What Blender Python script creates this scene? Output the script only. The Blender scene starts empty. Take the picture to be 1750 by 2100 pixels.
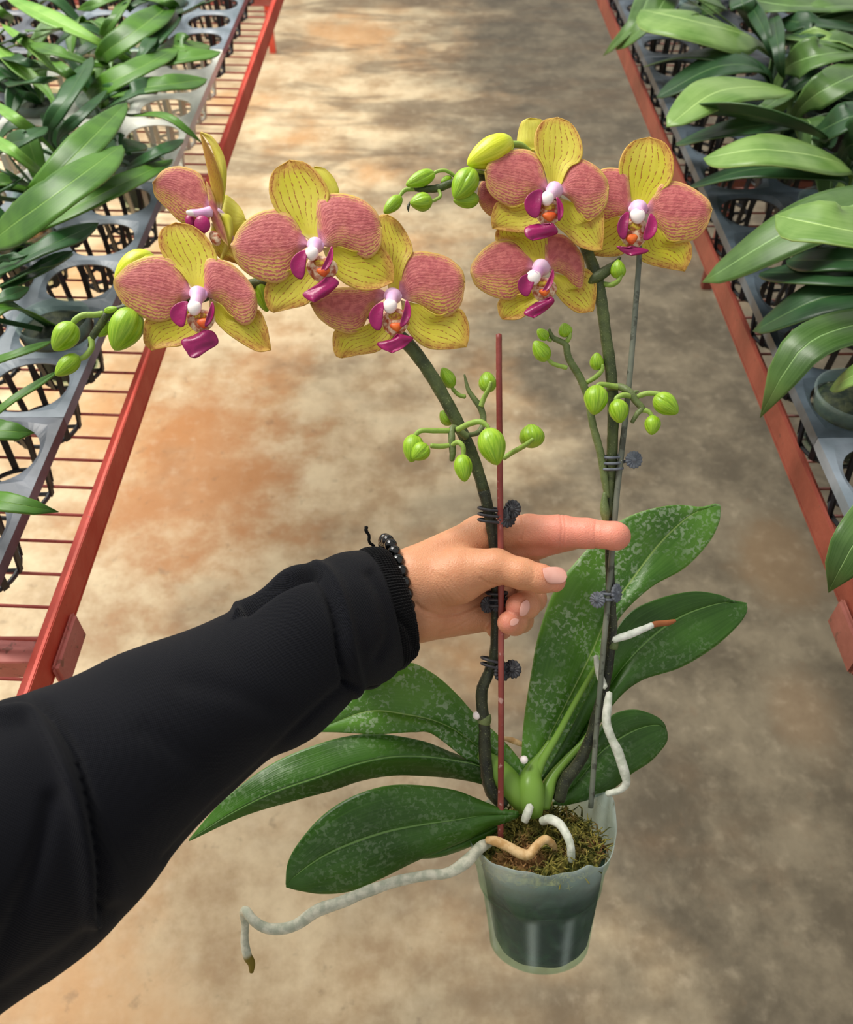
import bpy, bmesh, math, random
import numpy as np
from mathutils import Vector, Matrix, noise as mnoise

# ---------------------------------------------------------------- camera
scene = bpy.context.scene
H_CAM = 1.5
PITCH = math.radians(47.5)
FPX, CX, CY = 1753.0, 875.0, 1050.0
RT = Vector((1, 0, 0))
FW = Vector((0, math.cos(PITCH), -math.sin(PITCH)))
UP = Vector((0, math.sin(PITCH), math.cos(PITCH)))
CAM = Vector((0, 0, H_CAM))
cd = bpy.data.cameras.new('camera')
cam = bpy.data.objects.new('camera', cd)
bpy.context.collection.objects.link(cam)
cam.location = CAM
cam.rotation_euler = (math.radians(90) - PITCH, 0, 0)
cd.sensor_fit = 'HORIZONTAL'
cd.sensor_width = 36.0
cd.lens = 36.0 * FPX / 1750.0
cd.clip_start = 0.02
cd.dof.use_dof = True
cd.dof.focus_distance = 0.565
cd.dof.aperture_fstop = 14.0
scene.camera = cam

# ---------------------------------------------------------------- world, lights, exposure
world = bpy.data.worlds.new('world')
scene.world = world
world.use_nodes = True
wn = world.node_tree.nodes
wn['Background'].inputs[0].default_value = (1.0, 0.985, 0.96, 1)
wn['Background'].inputs[1].default_value = 0.64

def area(name, loc, target, sx, sy, power, col):
    l = bpy.data.lights.new(name, 'AREA')
    l.shape = 'RECTANGLE'
    l.size, l.size_y, l.energy, l.color = sx, sy, power, col
    o = bpy.data.objects.new(name, l)
    bpy.context.collection.objects.link(o)
    o.location = loc
    o.rotation_euler = (Vector(target) - Vector(loc)).to_track_quat('-Z', 'Y').to_euler()
    return o
area('roof_light', (-1.6, 2.2, 3.4), (-0.3, 1.3, 0.5), 2.2, 2.6, 175, (1.0, 0.97, 0.91))
sl = bpy.data.lights.new('sun', 'SUN')
sl.energy = 1.5
sl.angle = math.radians(12)
sl.color = (1.0, 0.95, 0.86)
so = bpy.data.objects.new('sun', sl)
bpy.context.collection.objects.link(so)
so.rotation_euler = Vector((0.55, -0.25, -1.0)).to_track_quat('-Z', 'Y').to_euler()
scene.view_settings.view_transform = 'Standard'
scene.view_settings.look = 'None'
scene.view_settings.exposure = -0.12
scene.view_settings.gamma = 1.0
scene.view_settings.use_curve_mapping = False

# ---------------------------------------------------------------- helpers
COL = bpy.context.collection
rnd = random.Random(7)

def P(px, py, d):
    return CAM + RT * ((px - CX) / FPX * d) + UP * ((CY - py) / FPX * d) + FW * d

def PZ(px, py, z):
    r = RT * ((px - CX) / FPX) + UP * ((CY - py) / FPX) + FW
    return CAM + r * ((z - H_CAM) / r.z)

def depth_of(p):
    return (p - CAM).dot(FW)

def lin(c):
    return tuple(((x / 255) / 12.92 if x / 255 <= 0.04045 else ((x / 255 + 0.055) / 1.055) ** 2.4) for x in c) + (1.0,)

def crom(pts, n):
    """Catmull-Rom through tuples, n samples, uniform by chord length"""
    A = np.array(pts, float)
    if len(A) == 2:
        t = np.linspace(0, 1, n)[:, None]
        return A[0] * (1 - t) + A[1] * t
    E = np.vstack([2 * A[0] - A[1], A, 2 * A[-1] - A[-2]])
    out = []
    for i in range(1, len(E) - 2):
        p0, p1, p2, p3 = E[i - 1], E[i], E[i + 1], E[i + 2]
        for t in np.linspace(0, 1, 12, endpoint=False):
            out.append(0.5 * ((2 * p1) + (-p0 + p2) * t + (2 * p0 - 5 * p1 + 4 * p2 - p3) * t * t + (-p0 + 3 * p1 - 3 * p2 + p3) * t ** 3))
    out.append(E[-2])
    out = np.array(out)
    k = min(2, out.shape[1])
    s = np.concatenate([[0], np.cumsum(np.linalg.norm(np.diff(out[:, :k], axis=0), axis=1) + 1e-9)])
    s /= s[-1]
    tt = np.linspace(0, 1, n)
    return np.stack([np.interp(tt, s, out[:, j]) for j in range(out.shape[1])], 1)

def link(name, bm_or_mesh, mat=None, parent=None, smooth=True):
    if isinstance(bm_or_mesh, bmesh.types.BMesh):
        me = bpy.data.meshes.new(name)
        bm_or_mesh.to_mesh(me)
        bm_or_mesh.free()
    else:
        me = bm_or_mesh
    if mat:
        me.materials.append(mat)
    if smooth:
        me.polygons.foreach_set('use_smooth', [True] * len(me.polygons))
    o = bpy.data.objects.new(name, me)
    COL.objects.link(o)
    if parent is not None:
        o.parent = parent
        o.matrix_parent_inverse = Matrix.Translation(-parent_world(parent))
    return o

def parent_world(p):
    return p.location if p.type == 'EMPTY' else Vector((0, 0, 0))

def thing(name, label, cat, loc, group=None):
    o = bpy.data.objects.new(name, None)
    COL.objects.link(o)
    o.empty_display_size = 0.02
    o.location = loc
    o['label'] = label
    o['category'] = cat
    if group:
        o['group'] = group
    return o

def tag(o, label, cat, group=None, kind=None):
    o['label'] = label
    o['category'] = cat
    if group:
        o['group'] = group
    if kind:
        o['kind'] = kind
    return o

def solid(o, t, off=0.0):
    m = o.modifiers.new('solid', 'SOLIDIFY')
    m.thickness = t
    m.offset = off
    return o

def tube_bm(pts, seg=12, n=None, bm=None, cap=True, wob=0.0):
    """pts: list of (Vector world, radius)"""
    bm = bm or bmesh.new()
    arr = [(p.x, p.y, p.z, r) for p, r in pts]
    A = np.array(arr)
    if n and len(arr) > 2:
        E = np.vstack([2 * A[0] - A[1], A, 2 * A[-1] - A[-2]])
        out = []
        per = max(2, n // (len(A) - 1))
        for i in range(1, len(E) - 2):
            p0, p1, p2, p3 = E[i - 1], E[i], E[i + 1], E[i + 2]
            for t in np.linspace(0, 1, per, endpoint=False):
                out.append(0.5 * ((2 * p1) + (-p0 + p2) * t + (2 * p0 - 5 * p1 + 4 * p2 - p3) * t * t + (-p0 + 3 * p1 - 3 * p2 + p3) * t ** 3))
        out.append(A[-1])
        A = np.array(out)
    pos = [Vector(a[:3]) for a in A]
    rad = [max(a[3], 1e-5) for a in A]
    prev = None
    rings = []
    for i, p in enumerate(pos):
        t = (pos[min(i + 1, len(pos) - 1)] - pos[max(i - 1, 0)])
        if t.length < 1e-9:
            t = Vector((0, 0, 1))
        t.normalize()
        if prev is None:
            ref = FW if abs(t.dot(FW)) < 0.9 else RT
            u = t.cross(ref).normalized()
        else:
            u = (prev - t * prev.dot(t))
            u.normalize()
        prev = u
        w = t.cross(u)
        r = rad[i]
        ring = []
        for k in range(seg):
            a = 2 * math.pi * k / seg
            rr = r
            if wob:
                q = p + (u * math.cos(a) + w * math.sin(a)) * r
                rr = r * (1 + wob * mnoise.noise(q * (0.6 / r)))
            ring.append(bm.verts.new(p + (u * math.cos(a) + w * math.sin(a)) * rr))
        rings.append(ring)
    for a, b in zip(rings, rings[1:]):
        for k in range(seg):
            bm.faces.new((a[k], a[(k + 1) % seg], b[(k + 1) % seg], b[k]))
    if cap:
        for ring, idx, s in ((rings[0], 0, -1), (rings[-1], -1, 1)):
            t = (pos[1] - pos[0]) if idx == 0 else (pos[-1] - pos[-2])
            t.normalize()
            c = bm.verts.new(pos[idx] + t * s * rad[idx] * 0.45)
            for k in range(seg):
                f = (ring[k], ring[(k + 1) % seg], c)
                bm.faces.new(f if s > 0 else f[::-1])
    return bm

def tpx(pts, n=24, seg=12, wob=0.0):
    """tube from (px,py,depth,radius_px)"""
    return tube_bm([(P(x, y, d), r * d / FPX) for x, y, d, r in pts], seg=seg, n=n, wob=wob)

def ellipsoid(bm, M, seg=20, rings=12):
    r = bmesh.ops.create_uvsphere(bm, u_segments=seg, v_segments=rings, radius=1.0, matrix=M)
    return r['verts']

def frame(origin, z, xhint):
    z = z.normalized()
    x = (xhint - z * xhint.dot(z)).normalized()
    y = z.cross(x)
    M = Matrix.Identity(4)
    for i in range(3):
        M[i][0], M[i][1], M[i][2], M[i][3] = x[i], y[i], z[i], origin[i]
    return M

def box_bm(bm, lo, hi):
    vs = [bm.verts.new((x, y, z)) for x in (lo[0], hi[0]) for y in (lo[1], hi[1]) for z in (lo[2], hi[2])]
    for f in ((0, 1, 3, 2), (4, 6, 7, 5), (0, 4, 5, 1), (2, 3, 7, 6), (0, 2, 6, 4), (1, 5, 7, 3)):
        bm.faces.new([vs[i] for i in f])

# ---------------------------------------------------------------- materials
class NT:
    def __init__(s, name):
        s.m = bpy.data.materials.new(name)
        s.m.use_nodes = True
        s.t = s.m.node_tree
        s.b = s.t.nodes['Principled BSDF']
        s.out = s.t.nodes['Material Output']
    def n(s, typ, **kw):
        nd = s.t.nodes.new(typ)
        for k, v in kw.items():
            setattr(nd, k, v)
        return nd
    def l(s, a, b):
        s.t.links.new(a, b)
    def val(s, x, sock):
        if isinstance(x, (int, float)):
            sock.default_value = x
        elif isinstance(x, tuple):
            sock.default_value = x
        else:
            s.l(x, sock)
    def math(s, op, a, b=None, c=None, clamp=False):
        nd = s.n('ShaderNodeMath', operation=op, use_clamp=clamp)
        s.val(a, nd.inputs[0])
        if b is not None:
            s.val(b, nd.inputs[1])
        if c is not None:
            s.val(c, nd.inputs[2])
        return nd.outputs[0]
    def mix(s, f, a, b, mode='MIX'):
        nd = s.n('ShaderNodeMix', data_type='RGBA', blend_type=mode)
        s.val(f, nd.inputs[0])
        s.val(a, nd.inputs[6])
        s.val(b, nd.inputs[7])
        return nd.outputs[2]
    def ss(s, x, lo, hi):
        nd = s.n('ShaderNodeMapRange', interpolation_type='SMOOTHSTEP')
        s.val(x, nd.inputs[0])
        nd.inputs[1].default_value = lo
        nd.inputs[2].default_value = hi
        return nd.outputs[0]
    def noise(s, scale, detail=3.0, vec=None, rough=0.55, dist=0.0):
        nd = s.n('ShaderNodeTexNoise')
        nd.inputs['Scale'].default_value = scale
        nd.inputs['Detail'].default_value = detail
        nd.inputs['Roughness'].default_value = rough
        nd.inputs['Distortion'].default_value = dist
        if vec is None:
            vec = s.obj()
        s.l(vec, nd.inputs['Vector'])
        return nd.outputs[0]
    def obj(s):
        if not hasattr(s, '_o'):
            s._o = s.n('ShaderNodeNewGeometry').outputs['Position']
        return s._o
    def objc(s):
        if not hasattr(s, '_oc'):
            s._oc = s.n('ShaderNodeTexCoord').outputs['Object']
        return s._oc
    def uv(s):
        if not hasattr(s, '_uv'):
            t = s.n('ShaderNodeTexCoord')
            sp = s.n('ShaderNodeSeparateXYZ')
            s.l(t.outputs['UV'], sp.inputs[0])
            s._uv = (t.outputs['UV'], sp.outputs[0], sp.outputs[1])
        return s._uv
    def comb(s, x, y, z=0.0):
        nd = s.n('ShaderNodeCombineXYZ')
        s.val(x, nd.inputs[0]); s.val(y, nd.inputs[1]); s.val(z, nd.inputs[2])
        return nd.outputs[0]
    def attr(s, name):
        return s.n('ShaderNodeAttribute', attribute_name=name).outputs['Fac']
    def bump(s, h, dist=0.001, strength=1.0):
        nd = s.n('ShaderNodeBump')
        nd.inputs['Distance'].default_value = dist
        nd.inputs['Strength'].default_value = strength
        s.l(h, nd.inputs['Height'])
        s.l(nd.outputs[0], s.b.inputs['Normal'])
        return nd.outputs[0]
    def set(s, col=None, rough=0.5, spec=0.5, **kw):
        if col is not None:
            s.val(col, s.b.inputs['Base Color'])
        s.val(rough, s.b.inputs['Roughness'])
        s.b.inputs['Specular IOR Level'].default_value = spec
        for k, v in kw.items():
            s.val(v, s.b.inputs[k.replace('_', ' ')])
        return s
    def translucent(s, col, f):
        tr = s.n('ShaderNodeBsdfTranslucent')
        s.val(col, tr.inputs[0])
        mx = s.n('ShaderNodeMixShader')
        mx.inputs[0].default_value = f
        s.l(s.b.outputs[0], mx.inputs[1])
        s.l(tr.outputs[0], mx.inputs[2])
        s.l(mx.outputs[0], s.out.inputs[0])

def simple(name, rgb, rough=0.5, spec=0.5, rgb2=None, scale=60, bump=0.0, bscale=300, **kw):
    m = NT(name)
    c = lin(rgb)
    if rgb2:
        c = m.mix(m.ss(m.noise(scale, 4, m.objc()), 0.35, 0.65), lin(rgb), lin(rgb2))
    m.set(c, rough, spec, **kw)
    if bump:
        m.bump(m.noise(bscale, 3, m.objc()), bump)
    return m.m

# floor
def mat_floor():
    m = NT('stained_concrete')
    v = m.obj()
    sp = m.n('ShaderNodeSeparateXYZ'); m.l(v, sp.inputs[0])
    n1 = m.noise(1.5, 6, v, 0.6, 0.0)
    n2 = m.noise(5.5, 8, v, 0.68, 0.0)
    n3 = m.noise(28, 5, v, 0.6)
    n4 = m.noise(2.2, 4, m.comb(m.math('ADD', sp.outputs[0], 11.3), m.math('MULTIPLY', sp.outputs[1], 1.5), 2.0), 0.6, 0.0)
    c = m.mix(m.ss(n2, 0.34, 0.66), lin((180, 152, 114)), lin((226, 206, 168)))
    c = m.mix(m.math('MULTIPLY', m.ss(n1, 0.48, 0.66), 0.8), c, lin((206, 156, 102)))
    def stain(px, py, r, col, f, c):
        q = PZ(px, py, 0.0)
        dx = m.math('SUBTRACT', sp.outputs[0], q.x); dy = m.math('MULTIPLY', m.math('SUBTRACT', sp.outputs[1], q.y), 0.7)
        dist = m.math('SQRT', m.math('ADD', m.math('MULTIPLY', dx, dx), m.math('MULTIPLY', dy, dy)))
        dist = m.math('ADD', dist, m.math('MULTIPLY', m.math('SUBTRACT', n2, 0.5), 0.9 * r * 2))
        return m.mix(m.math('MULTIPLY', m.ss(dist, r, r * 0.2), f), c, lin(col))
    c = stain(410, 980, 0.36, (192, 128, 72), 0.75, c)
    c = stain(560, 740, 0.16, (196, 140, 88), 0.5, c)
    # right-hand lane: greyer concrete, its shade also mixed into the colour; border wanders
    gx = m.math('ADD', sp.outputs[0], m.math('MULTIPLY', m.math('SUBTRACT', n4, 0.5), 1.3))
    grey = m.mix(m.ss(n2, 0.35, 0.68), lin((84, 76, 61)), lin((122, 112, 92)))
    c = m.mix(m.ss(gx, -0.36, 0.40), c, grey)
    c = m.mix(m.math('MULTIPLY', m.ss(n4, 0.56, 0.72), 0.35), c, lin((122, 98, 72)))
    c = stain(1600, 1150, 0.14, (146, 118, 84), 0.4, c)
    c = stain(1640, 1460, 0.10, (150, 124, 94), 0.35, c)
    # darker brown bands far down the aisle
    band = m.noise(1.0, 4, m.comb(m.math('MULTIPLY', sp.outputs[0], 1.3), m.math('MULTIPLY', sp.outputs[1], 4.2), 0.0), 0.6, 0.8)
    far = m.ss(sp.outputs[1], 2.2, 3.2)
    c = m.mix(m.math('MULTIPLY', m.math('MULTIPLY', m.ss(band, 0.48, 0.62), far), 0.6), c, lin((98, 82, 62)))
    c = m.mix(m.math('MULTIPLY', m.ss(n3, 0.5, 0.85), m.math('SUBTRACT', 0.34, m.math('MULTIPLY', m.ss(gx, -0.1, 0.5), 0.2))), c, lin((232, 216, 186)))
    c = m.mix(m.math('MULTIPLY', m.ss(n3, 0.40, 0.28), 0.35), c, lin((110, 92, 72)))
    m.set(c, m.math('ADD', m.math('MULTIPLY', n2, 0.4), 0.35), 0.35)
    m.bump(n3, 0.002)
    return m.m

def mat_leaf(name, c1, c2, mid=(150, 175, 100), rough=0.38, spots=0.0, trans=0.12, under=None):
    m = NT(name)
    uvv, v, u = m.uv()
    n = m.noise(18, 3)
    c = m.mix(m.ss(n, 0.3, 0.7), lin(c1), lin(c2))
    fine = m.noise(1.0, 3, m.comb(m.math('MULTIPLY', v, 26.0), m.math('MULTIPLY', u, 2.0)))
    c = m.mix(m.math('MULTIPLY', m.ss(fine, 0.4, 0.7), 0.22), c, lin(tuple(min(255, x + 26) for x in c2)))
    if spots:
        vo = m.noise(330, 2.2, m.obj(), 0.5, 0.5)
        big = m.noise(30, 2, m.obj())
        c = m.mix(m.math('MULTIPLY', m.math('MULTIPLY', m.ss(vo, 0.50, 0.62), m.ss(big, 0.36, 0.62)), spots), c, lin((172, 190, 158)))
    av = m.math('ABSOLUTE', v)
    c = m.mix(m.math('MULTIPLY', m.ss(av, 0.04, 0.012), 0.9), c, lin(mid))
    c = m.mix(m.math('MULTIPLY', m.ss(av, 0.965, 1.0), 0.5), c, lin(mid))
    m.set(c, rough, 0.36)
    groove = m.math('ADD', m.math('MULTIPLY', m.ss(av, 0.0, 0.07), 0.7), m.math('MULTIPLY', fine, 0.25))
    m.bump(groove, 0.0005)
    m.translucent(m.mix(0.5, c, lin((170, 215, 40))), trans)
    return m.m

def mat_petal():
    m = NT('rose_petal')
    uvv, v, u = m.uv()
    e = m.attr('edge')
    nz = m.noise(160, 3, m.obj(), 0.6, 0.4)
    nl = m.noise(50, 3, m.obj())
    yel = m.mix(m.ss(nl, 0.3, 0.7), lin((226, 200, 96)), lin((236, 190, 124)))
    rose = m.mix(m.ss(m.noise(300, 3, m.obj()), 0.35, 0.65), lin((188, 78, 102)), lin((216, 116, 126)))
    # branching veins following the fan of the petal
    vv = m.math('ADD', m.math('MULTIPLY', v, 58.0), m.math('MULTIPLY', m.math('SUBTRACT', m.noise(7.0, 4, m.comb(m.math('MULTIPLY', v, 1.6), m.math('MULTIPLY', u, 3.4), 0.3), 0.6), 0.5), 12.0))
    w = m.math('SINE', vv)
    vein = m.ss(m.math('ADD', w, m.math('MULTIPLY', m.math('SUBTRACT', nz, 0.5), 2.8)), -0.35, 0.4)
    up = m.ss(m.math('ADD', m.math('MULTIPLY', v, -1.0), m.math('MULTIPLY', m.math('SUBTRACT', nl, 0.5), 0.8)), -0.75, 0.0)
    solid_ = m.math('MULTIPLY', up, m.ss(e, 0.02, 0.11))
    f = m.math('MAXIMUM', m.math('MULTIPLY', vein, 0.85), m.math('MULTIPLY', solid_, 0.88))
    en = m.math('ADD', e, m.math('MULTIPLY', m.math('SUBTRACT', nz, 0.5), 0.04))
    f = m.math('MULTIPLY', f, m.ss(en, 0.006, 0.045))
    c = m.mix(f, yel, rose)
    # pale lilac foot
    c = m.mix(m.math('MULTIPLY', m.ss(u, 0.2, 0.03), 0.75), c, lin((236, 172, 208)))
    c = m.mix(m.math('MULTIPLY', m.math('MULTIPLY', m.ss(m.math('ABSOLUTE', v), 0.02, 0.006), m.ss(u, 0.85, 0.5)), 0.25), c, lin((226, 150, 150)))
    m.set(c, 0.5, 0.3)
    m.bump(m.math('ADD', w, m.math('MULTIPLY', nz, 2.0)), 0.00007)
    m.translucent(c, 0.30)
    return m.m

def mat_sepal(name='yellow_sepal', base=(216, 208, 60), base2=(230, 220, 92), vein=1.0, flush=1.0):
    m = NT(name)
    uvv, v, u = m.uv()
    e = m.attr('edge')
    nl = m.noise(40, 3, m.obj())
    c = m.mix(m.ss(nl, 0.3, 0.7), lin(base), lin(base2))
    # warm flush with net veins along the margin of the outer half
    net = m.ss(m.noise(260, 3, m.obj(), 0.5, 1.2), 0.48, 0.58)
    fl = m.math('MULTIPLY', m.ss(m.math('ADD', e, m.math('MULTIPLY', m.math('SUBTRACT', nl, 0.5), 0.16)), 0.15, 0.01), m.ss(u, 0.3, 0.7))
    c = m.mix(m.math('MULTIPLY', fl, 0.7 * flush), c, lin((224, 168, 96)))
    c = m.mix(m.math('MULTIPLY', m.math('MULTIPLY', fl, net), 0.5 * flush), c, lin((178, 92, 58)))
    wob = m.math('MULTIPLY', m.math('SUBTRACT', m.noise(3.0, 3, m.comb(v, m.math('MULTIPLY', u, 2.0), 1.0)), 0.5), 0.22)
    q = m.math('MULTIPLY', m.math('ADD', v, wob), 4.0)
    tri = m.math('ABSOLUTE', m.math('SUBTRACT', m.math('FRACT', m.math('ADD', q, 10.0)), 0.5))
    line = m.ss(tri, 0.11, 0.03)
    dash = m.ss(m.noise(1.0, 2, m.comb(m.math('MULTIPLY', v, 9.0), m.math('MULTIPLY', u, 26.0))), 0.42, 0.52)
    rng = m.math('MULTIPLY', m.ss(u, 0.16, 0.3), m.ss(u, 0.93, 0.8))
    c = m.mix(m.math('MULTIPLY', m.math('MULTIPLY', line, dash), m.math('MULTIPLY', rng, 0.85 * vein)), c, lin((164, 70, 52)))
    c = m.mix(m.math('MULTIPLY', m.ss(e, 0.022, 0.0), 0.4), c, lin((236, 206, 104)))
    c = m.mix(m.math('MULTIPLY', m.ss(u, 0.14, 0.0), 0.75), c, lin((240, 222, 205)))
    m.set(c, 0.48, 0.3)
    m.bump(tri, 0.00012)
    m.translucent(c, 0.35)
    return m.m

def mat_skin():
    m = NT('skin')
    pk = m.attr('pink')
    n = m.noise(70, 4, m.obj())
    n2 = m.noise(700, 3, m.obj())
    c = m.mix(m.ss(n, 0.3, 0.7), lin((204, 142, 104)), lin((214, 154, 116)))
    c = m.mix(pk, c, lin((230, 146, 126)))
    c = m.mix(m.math('MULTIPLY', m.ss(n2, 0.5, 0.7), 0.10), c, lin((196, 120, 90)))
    m.set(c, 0.46, 0.4)
    m.b.inputs['Subsurface Weight'].default_value = 0.25
    m.b.inputs['Subsurface Radius'].default_value = (1.0, 0.35, 0.2)
    m.b.inputs['Subsurface Scale'].default_value = 0.004
    vo = m.n('ShaderNodeTexVoronoi', feature='DISTANCE_TO_EDGE')
    vo.inputs['Scale'].default_value = 620
    m.l(m.obj(), vo.inputs['Vector'])
    m.bump(m.math('ADD', m.math('MULTIPLY', vo.outputs[0], 1.2), n2), 0.00022)
    return m.m

def mat_fabric(name, c1, c2, scale=1.0):
    m = NT(name)
    uvv, x, y = m.uv()
    wx = m.math('SINE', m.math('MULTIPLY', x, 900.0 * scale))
    wy = m.math('SINE', m.math('MULTIPLY', y, 900.0 * scale))
    w = m.math('MULTIPLY', wx, wy)
    n = m.noise(9, 3, m.obj())
    c = m.mix(m.ss(w, -0.4, 0.8), lin(c1), lin(c2))
    c = m.mix(m.math('MULTIPLY', m.ss(n, 0.4, 0.7), 0.3), c, lin((c2[0] + 4, c2[1] + 3, c2[2] + 2)))
    m.set(c, 0.85, 0.12)
    m.b.inputs['Sheen Weight'].default_value = 0.05
    m.b.inputs['Sheen Roughness'].default_value = 0.5
    m.bump(w, 0.0002)
    return m.m

def mat_plastic_pot():
    m = NT('clear_pot_plastic')
    n = m.noise(55, 4, m.objc(), 0.6, 0.5)
    n2 = m.noise(14, 3, m.objc())
    band = m.n('ShaderNodeTexWave', wave_type='BANDS', bands_direction='Z')
    cloudy = m.attr('cloud')
    m.set(lin((206, 222, 220)), 0.22, 0.6)
    tr = m.n('ShaderNodeBsdfTransparent')
    tr.inputs[0].default_value = lin((236, 246, 240))
    mx = m.n('ShaderNodeMixShader')
    f = m.math('ADD', m.math('MULTIPLY', cloudy, 0.40), m.math('MULTIPLY', m.ss(n, 0.5, 0.75), 0.03))
    f = m.math('ADD', f, 0.004, clamp=True)
    lw = m.n('ShaderNodeLayerWeight')
    lw.inputs[0].default_value = 0.35
    f = m.math('ADD', f, m.math('MULTIPLY', lw.outputs['Facing'], 0.05), clamp=True)
    m.l(f, mx.inputs[0])
    m.l(tr.outputs[0], mx.inputs[1])
    m.l(m.b.outputs[0], mx.inputs[2])
    m.l(mx.outputs[0], m.out.inputs[0])
    m.bump(m.math('ADD', n, m.math('MULTIPLY', n2, 2)), 0.0012)
    return m.m

def mat_root(name, c1, c2, tip=None, tipat=0.9):
    m = NT(name)
    uvv, v, u = m.uv()
    n = m.noise(160, 4, m.obj())
    c = m.mix(m.ss(n, 0.35, 0.65), lin(c1), lin(c2))
    if tip:
        c = m.mix(m.ss(u, tipat, tipat + 0.02), c, lin(tip))
    m.set(c, 0.6, 0.3)
    m.bump(n, 0.0008)
    return m.m

def mat_stem(name, c1, c2, scale=90):
    m = NT(name)
    n = m.noise(scale, 4, m.obj())
    n2 = m.noise(900, 2, m.obj())
    c = m.mix(m.ss(n, 0.3, 0.7), lin(c1), lin(c2))
    c = m.mix(m.math('MULTIPLY', m.ss(n2, 0.6, 0.72), 0.4), c, lin((150, 158, 110)))
    m.set(c, 0.5, 0.4)
    m.bump(n2, 0.0002)
    return m.m

def mat_bud(name, c1, c2):
    m = NT(name)
    uvv, v, u = m.uv()
    n = m.noise(200, 3, m.obj())
    st = m.noise(1.0, 2, m.comb(m.math('MULTIPLY', v, 40.0), m.math('MULTIPLY', u, 2.0)))
    c = m.mix(m.ss(st, 0.35, 0.65), lin(c1), lin(c2))
    c = m.mix(m.math('MULTIPLY', m.ss(u, 0.25, 0.0), 0.35), c, lin((170, 200, 90)))
    m.set(c, 0.38, 0.5)
    m.b.inputs['Subsurface Weight'].default_value = 0.2
    m.b.inputs['Subsurface Radius'].default_value = (0.5, 0.8, 0.1)
    m.b.inputs['Subsurface Scale'].default_value = 0.003
    m.bump(m.math('ADD', n, st), 0.0002)
    return m.m

def mat_paint(name, c1, c2, rust, k=0.62):
    m = NT(name)
    n = m.noise(16, 5, m.obj())
    n2 = m.noise(120, 4, m.obj())
    c = m.mix(m.ss(n, 0.35, 0.7), lin(c1), lin(c2))
    c = m.mix(m.math('MULTIPLY', m.ss(n2, k, k + 0.08), 0.7), c, lin(rust))
    m.set(c, 0.5, 0.4)
    m.bump(n2, 0.0006)
    return m.m

def mat_moss():
    m = NT('sphagnum_moss')
    n = m.noise(150, 4, m.obj())
    n2 = m.noise(34, 3, m.obj())
    c = m.mix(m.ss(n, 0.35, 0.7), lin((52, 58, 22)), lin((146, 136, 66)))
    c = m.mix(m.ss(n2, 0.52, 0.7), c, lin((150, 112, 72)))
    m.set(c, 0.9, 0.15)
    m.bump(n, 0.002)
    return m.m

def mat_wet_moss():
    m = NT('packed_wet_moss')
    n = m.noise(45, 5, m.obj(), 0.6, 0.6)
    n2 = m.noise(16, 2, m.obj())
    c = m.mix(m.ss(n, 0.35, 0.65), lin((4, 24, 20)), lin((34, 62, 40)))
    c = m.mix(m.math('MULTIPLY', m.ss(n2, 0.56, 0.66), 0.5), c, lin((84, 116, 56)))
    m.set(c, 0.6, 0.4)
    m.bump(n, 0.002)
    return m.m

M = {}
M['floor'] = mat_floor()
M['rose'] = mat_petal()
M['sepal'] = mat_sepal()
M['sepal_plain'] = mat_sepal('yellow_sepal_back', (226, 222, 70), (240, 236, 120), 0.15, 0.2)
M['sepal_dark'] = mat_sepal('bronze_sepal', (178, 138, 46), (200, 166, 50), 1.0, 0.5)
M['magenta'] = simple('magenta_lip', (132, 4, 78), 0.35, 0.5, (160, 8, 92), 60, 0.0004, 200)
M['column'] = simple('lilac_column', (234, 196, 222), 0.4, 0.4, (220, 164, 210), 90)
M['white'] = simple('white_cap', (250, 240, 236), 0.4, 0.4)
M['callus'] = simple('orange_callus', (206, 78, 26), 0.45, 0.4, (226, 110, 40), 260)
M['throat'] = simple('speckled_throat', (238, 214, 180), 0.45, 0.4, (176, 84, 52), 330)
M['throat_y'] = simple('yellow_throat', (214, 196, 60), 0.45, 0.4, (160, 90, 40), 380)
M['leaf_main'] = mat_leaf('orchid_leaf', (40, 76, 18), (60, 104, 28), (120, 160, 84), 0.34, 0.18, 0.08)
M['leaf_spot'] = mat_leaf('spotted_orchid_leaf', (62, 110, 32), (92, 140, 46), (160, 192, 104), 0.36, 0.6, 0.16)
M['leaf_fresh'] = mat_leaf('fresh_orchid_leaf', (62, 108, 28), (84, 130, 38), (130, 170, 70), 0.34, 0.25, 0.14)
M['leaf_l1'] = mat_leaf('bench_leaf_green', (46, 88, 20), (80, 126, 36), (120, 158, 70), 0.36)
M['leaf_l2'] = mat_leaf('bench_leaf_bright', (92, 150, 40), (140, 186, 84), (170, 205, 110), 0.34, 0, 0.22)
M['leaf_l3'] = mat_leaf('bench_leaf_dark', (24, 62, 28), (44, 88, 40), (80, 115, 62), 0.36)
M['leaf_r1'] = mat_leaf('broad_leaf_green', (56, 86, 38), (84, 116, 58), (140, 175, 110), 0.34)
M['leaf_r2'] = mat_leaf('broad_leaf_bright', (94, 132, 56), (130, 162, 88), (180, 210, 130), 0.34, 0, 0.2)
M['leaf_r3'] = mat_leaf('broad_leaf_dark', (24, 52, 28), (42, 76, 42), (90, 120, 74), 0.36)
M['stem'] = mat_stem('flower_spike', (52, 62, 34), (84, 96, 52))
M['stem_dark'] = mat_stem('dark_spike', (28, 32, 24), (58, 62, 42))
M['stem_side'] = mat_stem('side_spike', (84, 98, 54), (110, 124, 74))
M['pedicel'] = mat_stem('pedicel', (128, 158, 62), (154, 182, 86), 60)
M['bud'] = mat_bud('green_bud', (122, 166, 18), (156, 192, 46))
M['bud_y'] = mat_bud('yellow_bud', (196, 206, 22), (220, 224, 60))
M['root'] = mat_root('aerial_root', (168, 172, 152), (206, 204, 184), (112, 96, 24), 0.93)
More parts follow.
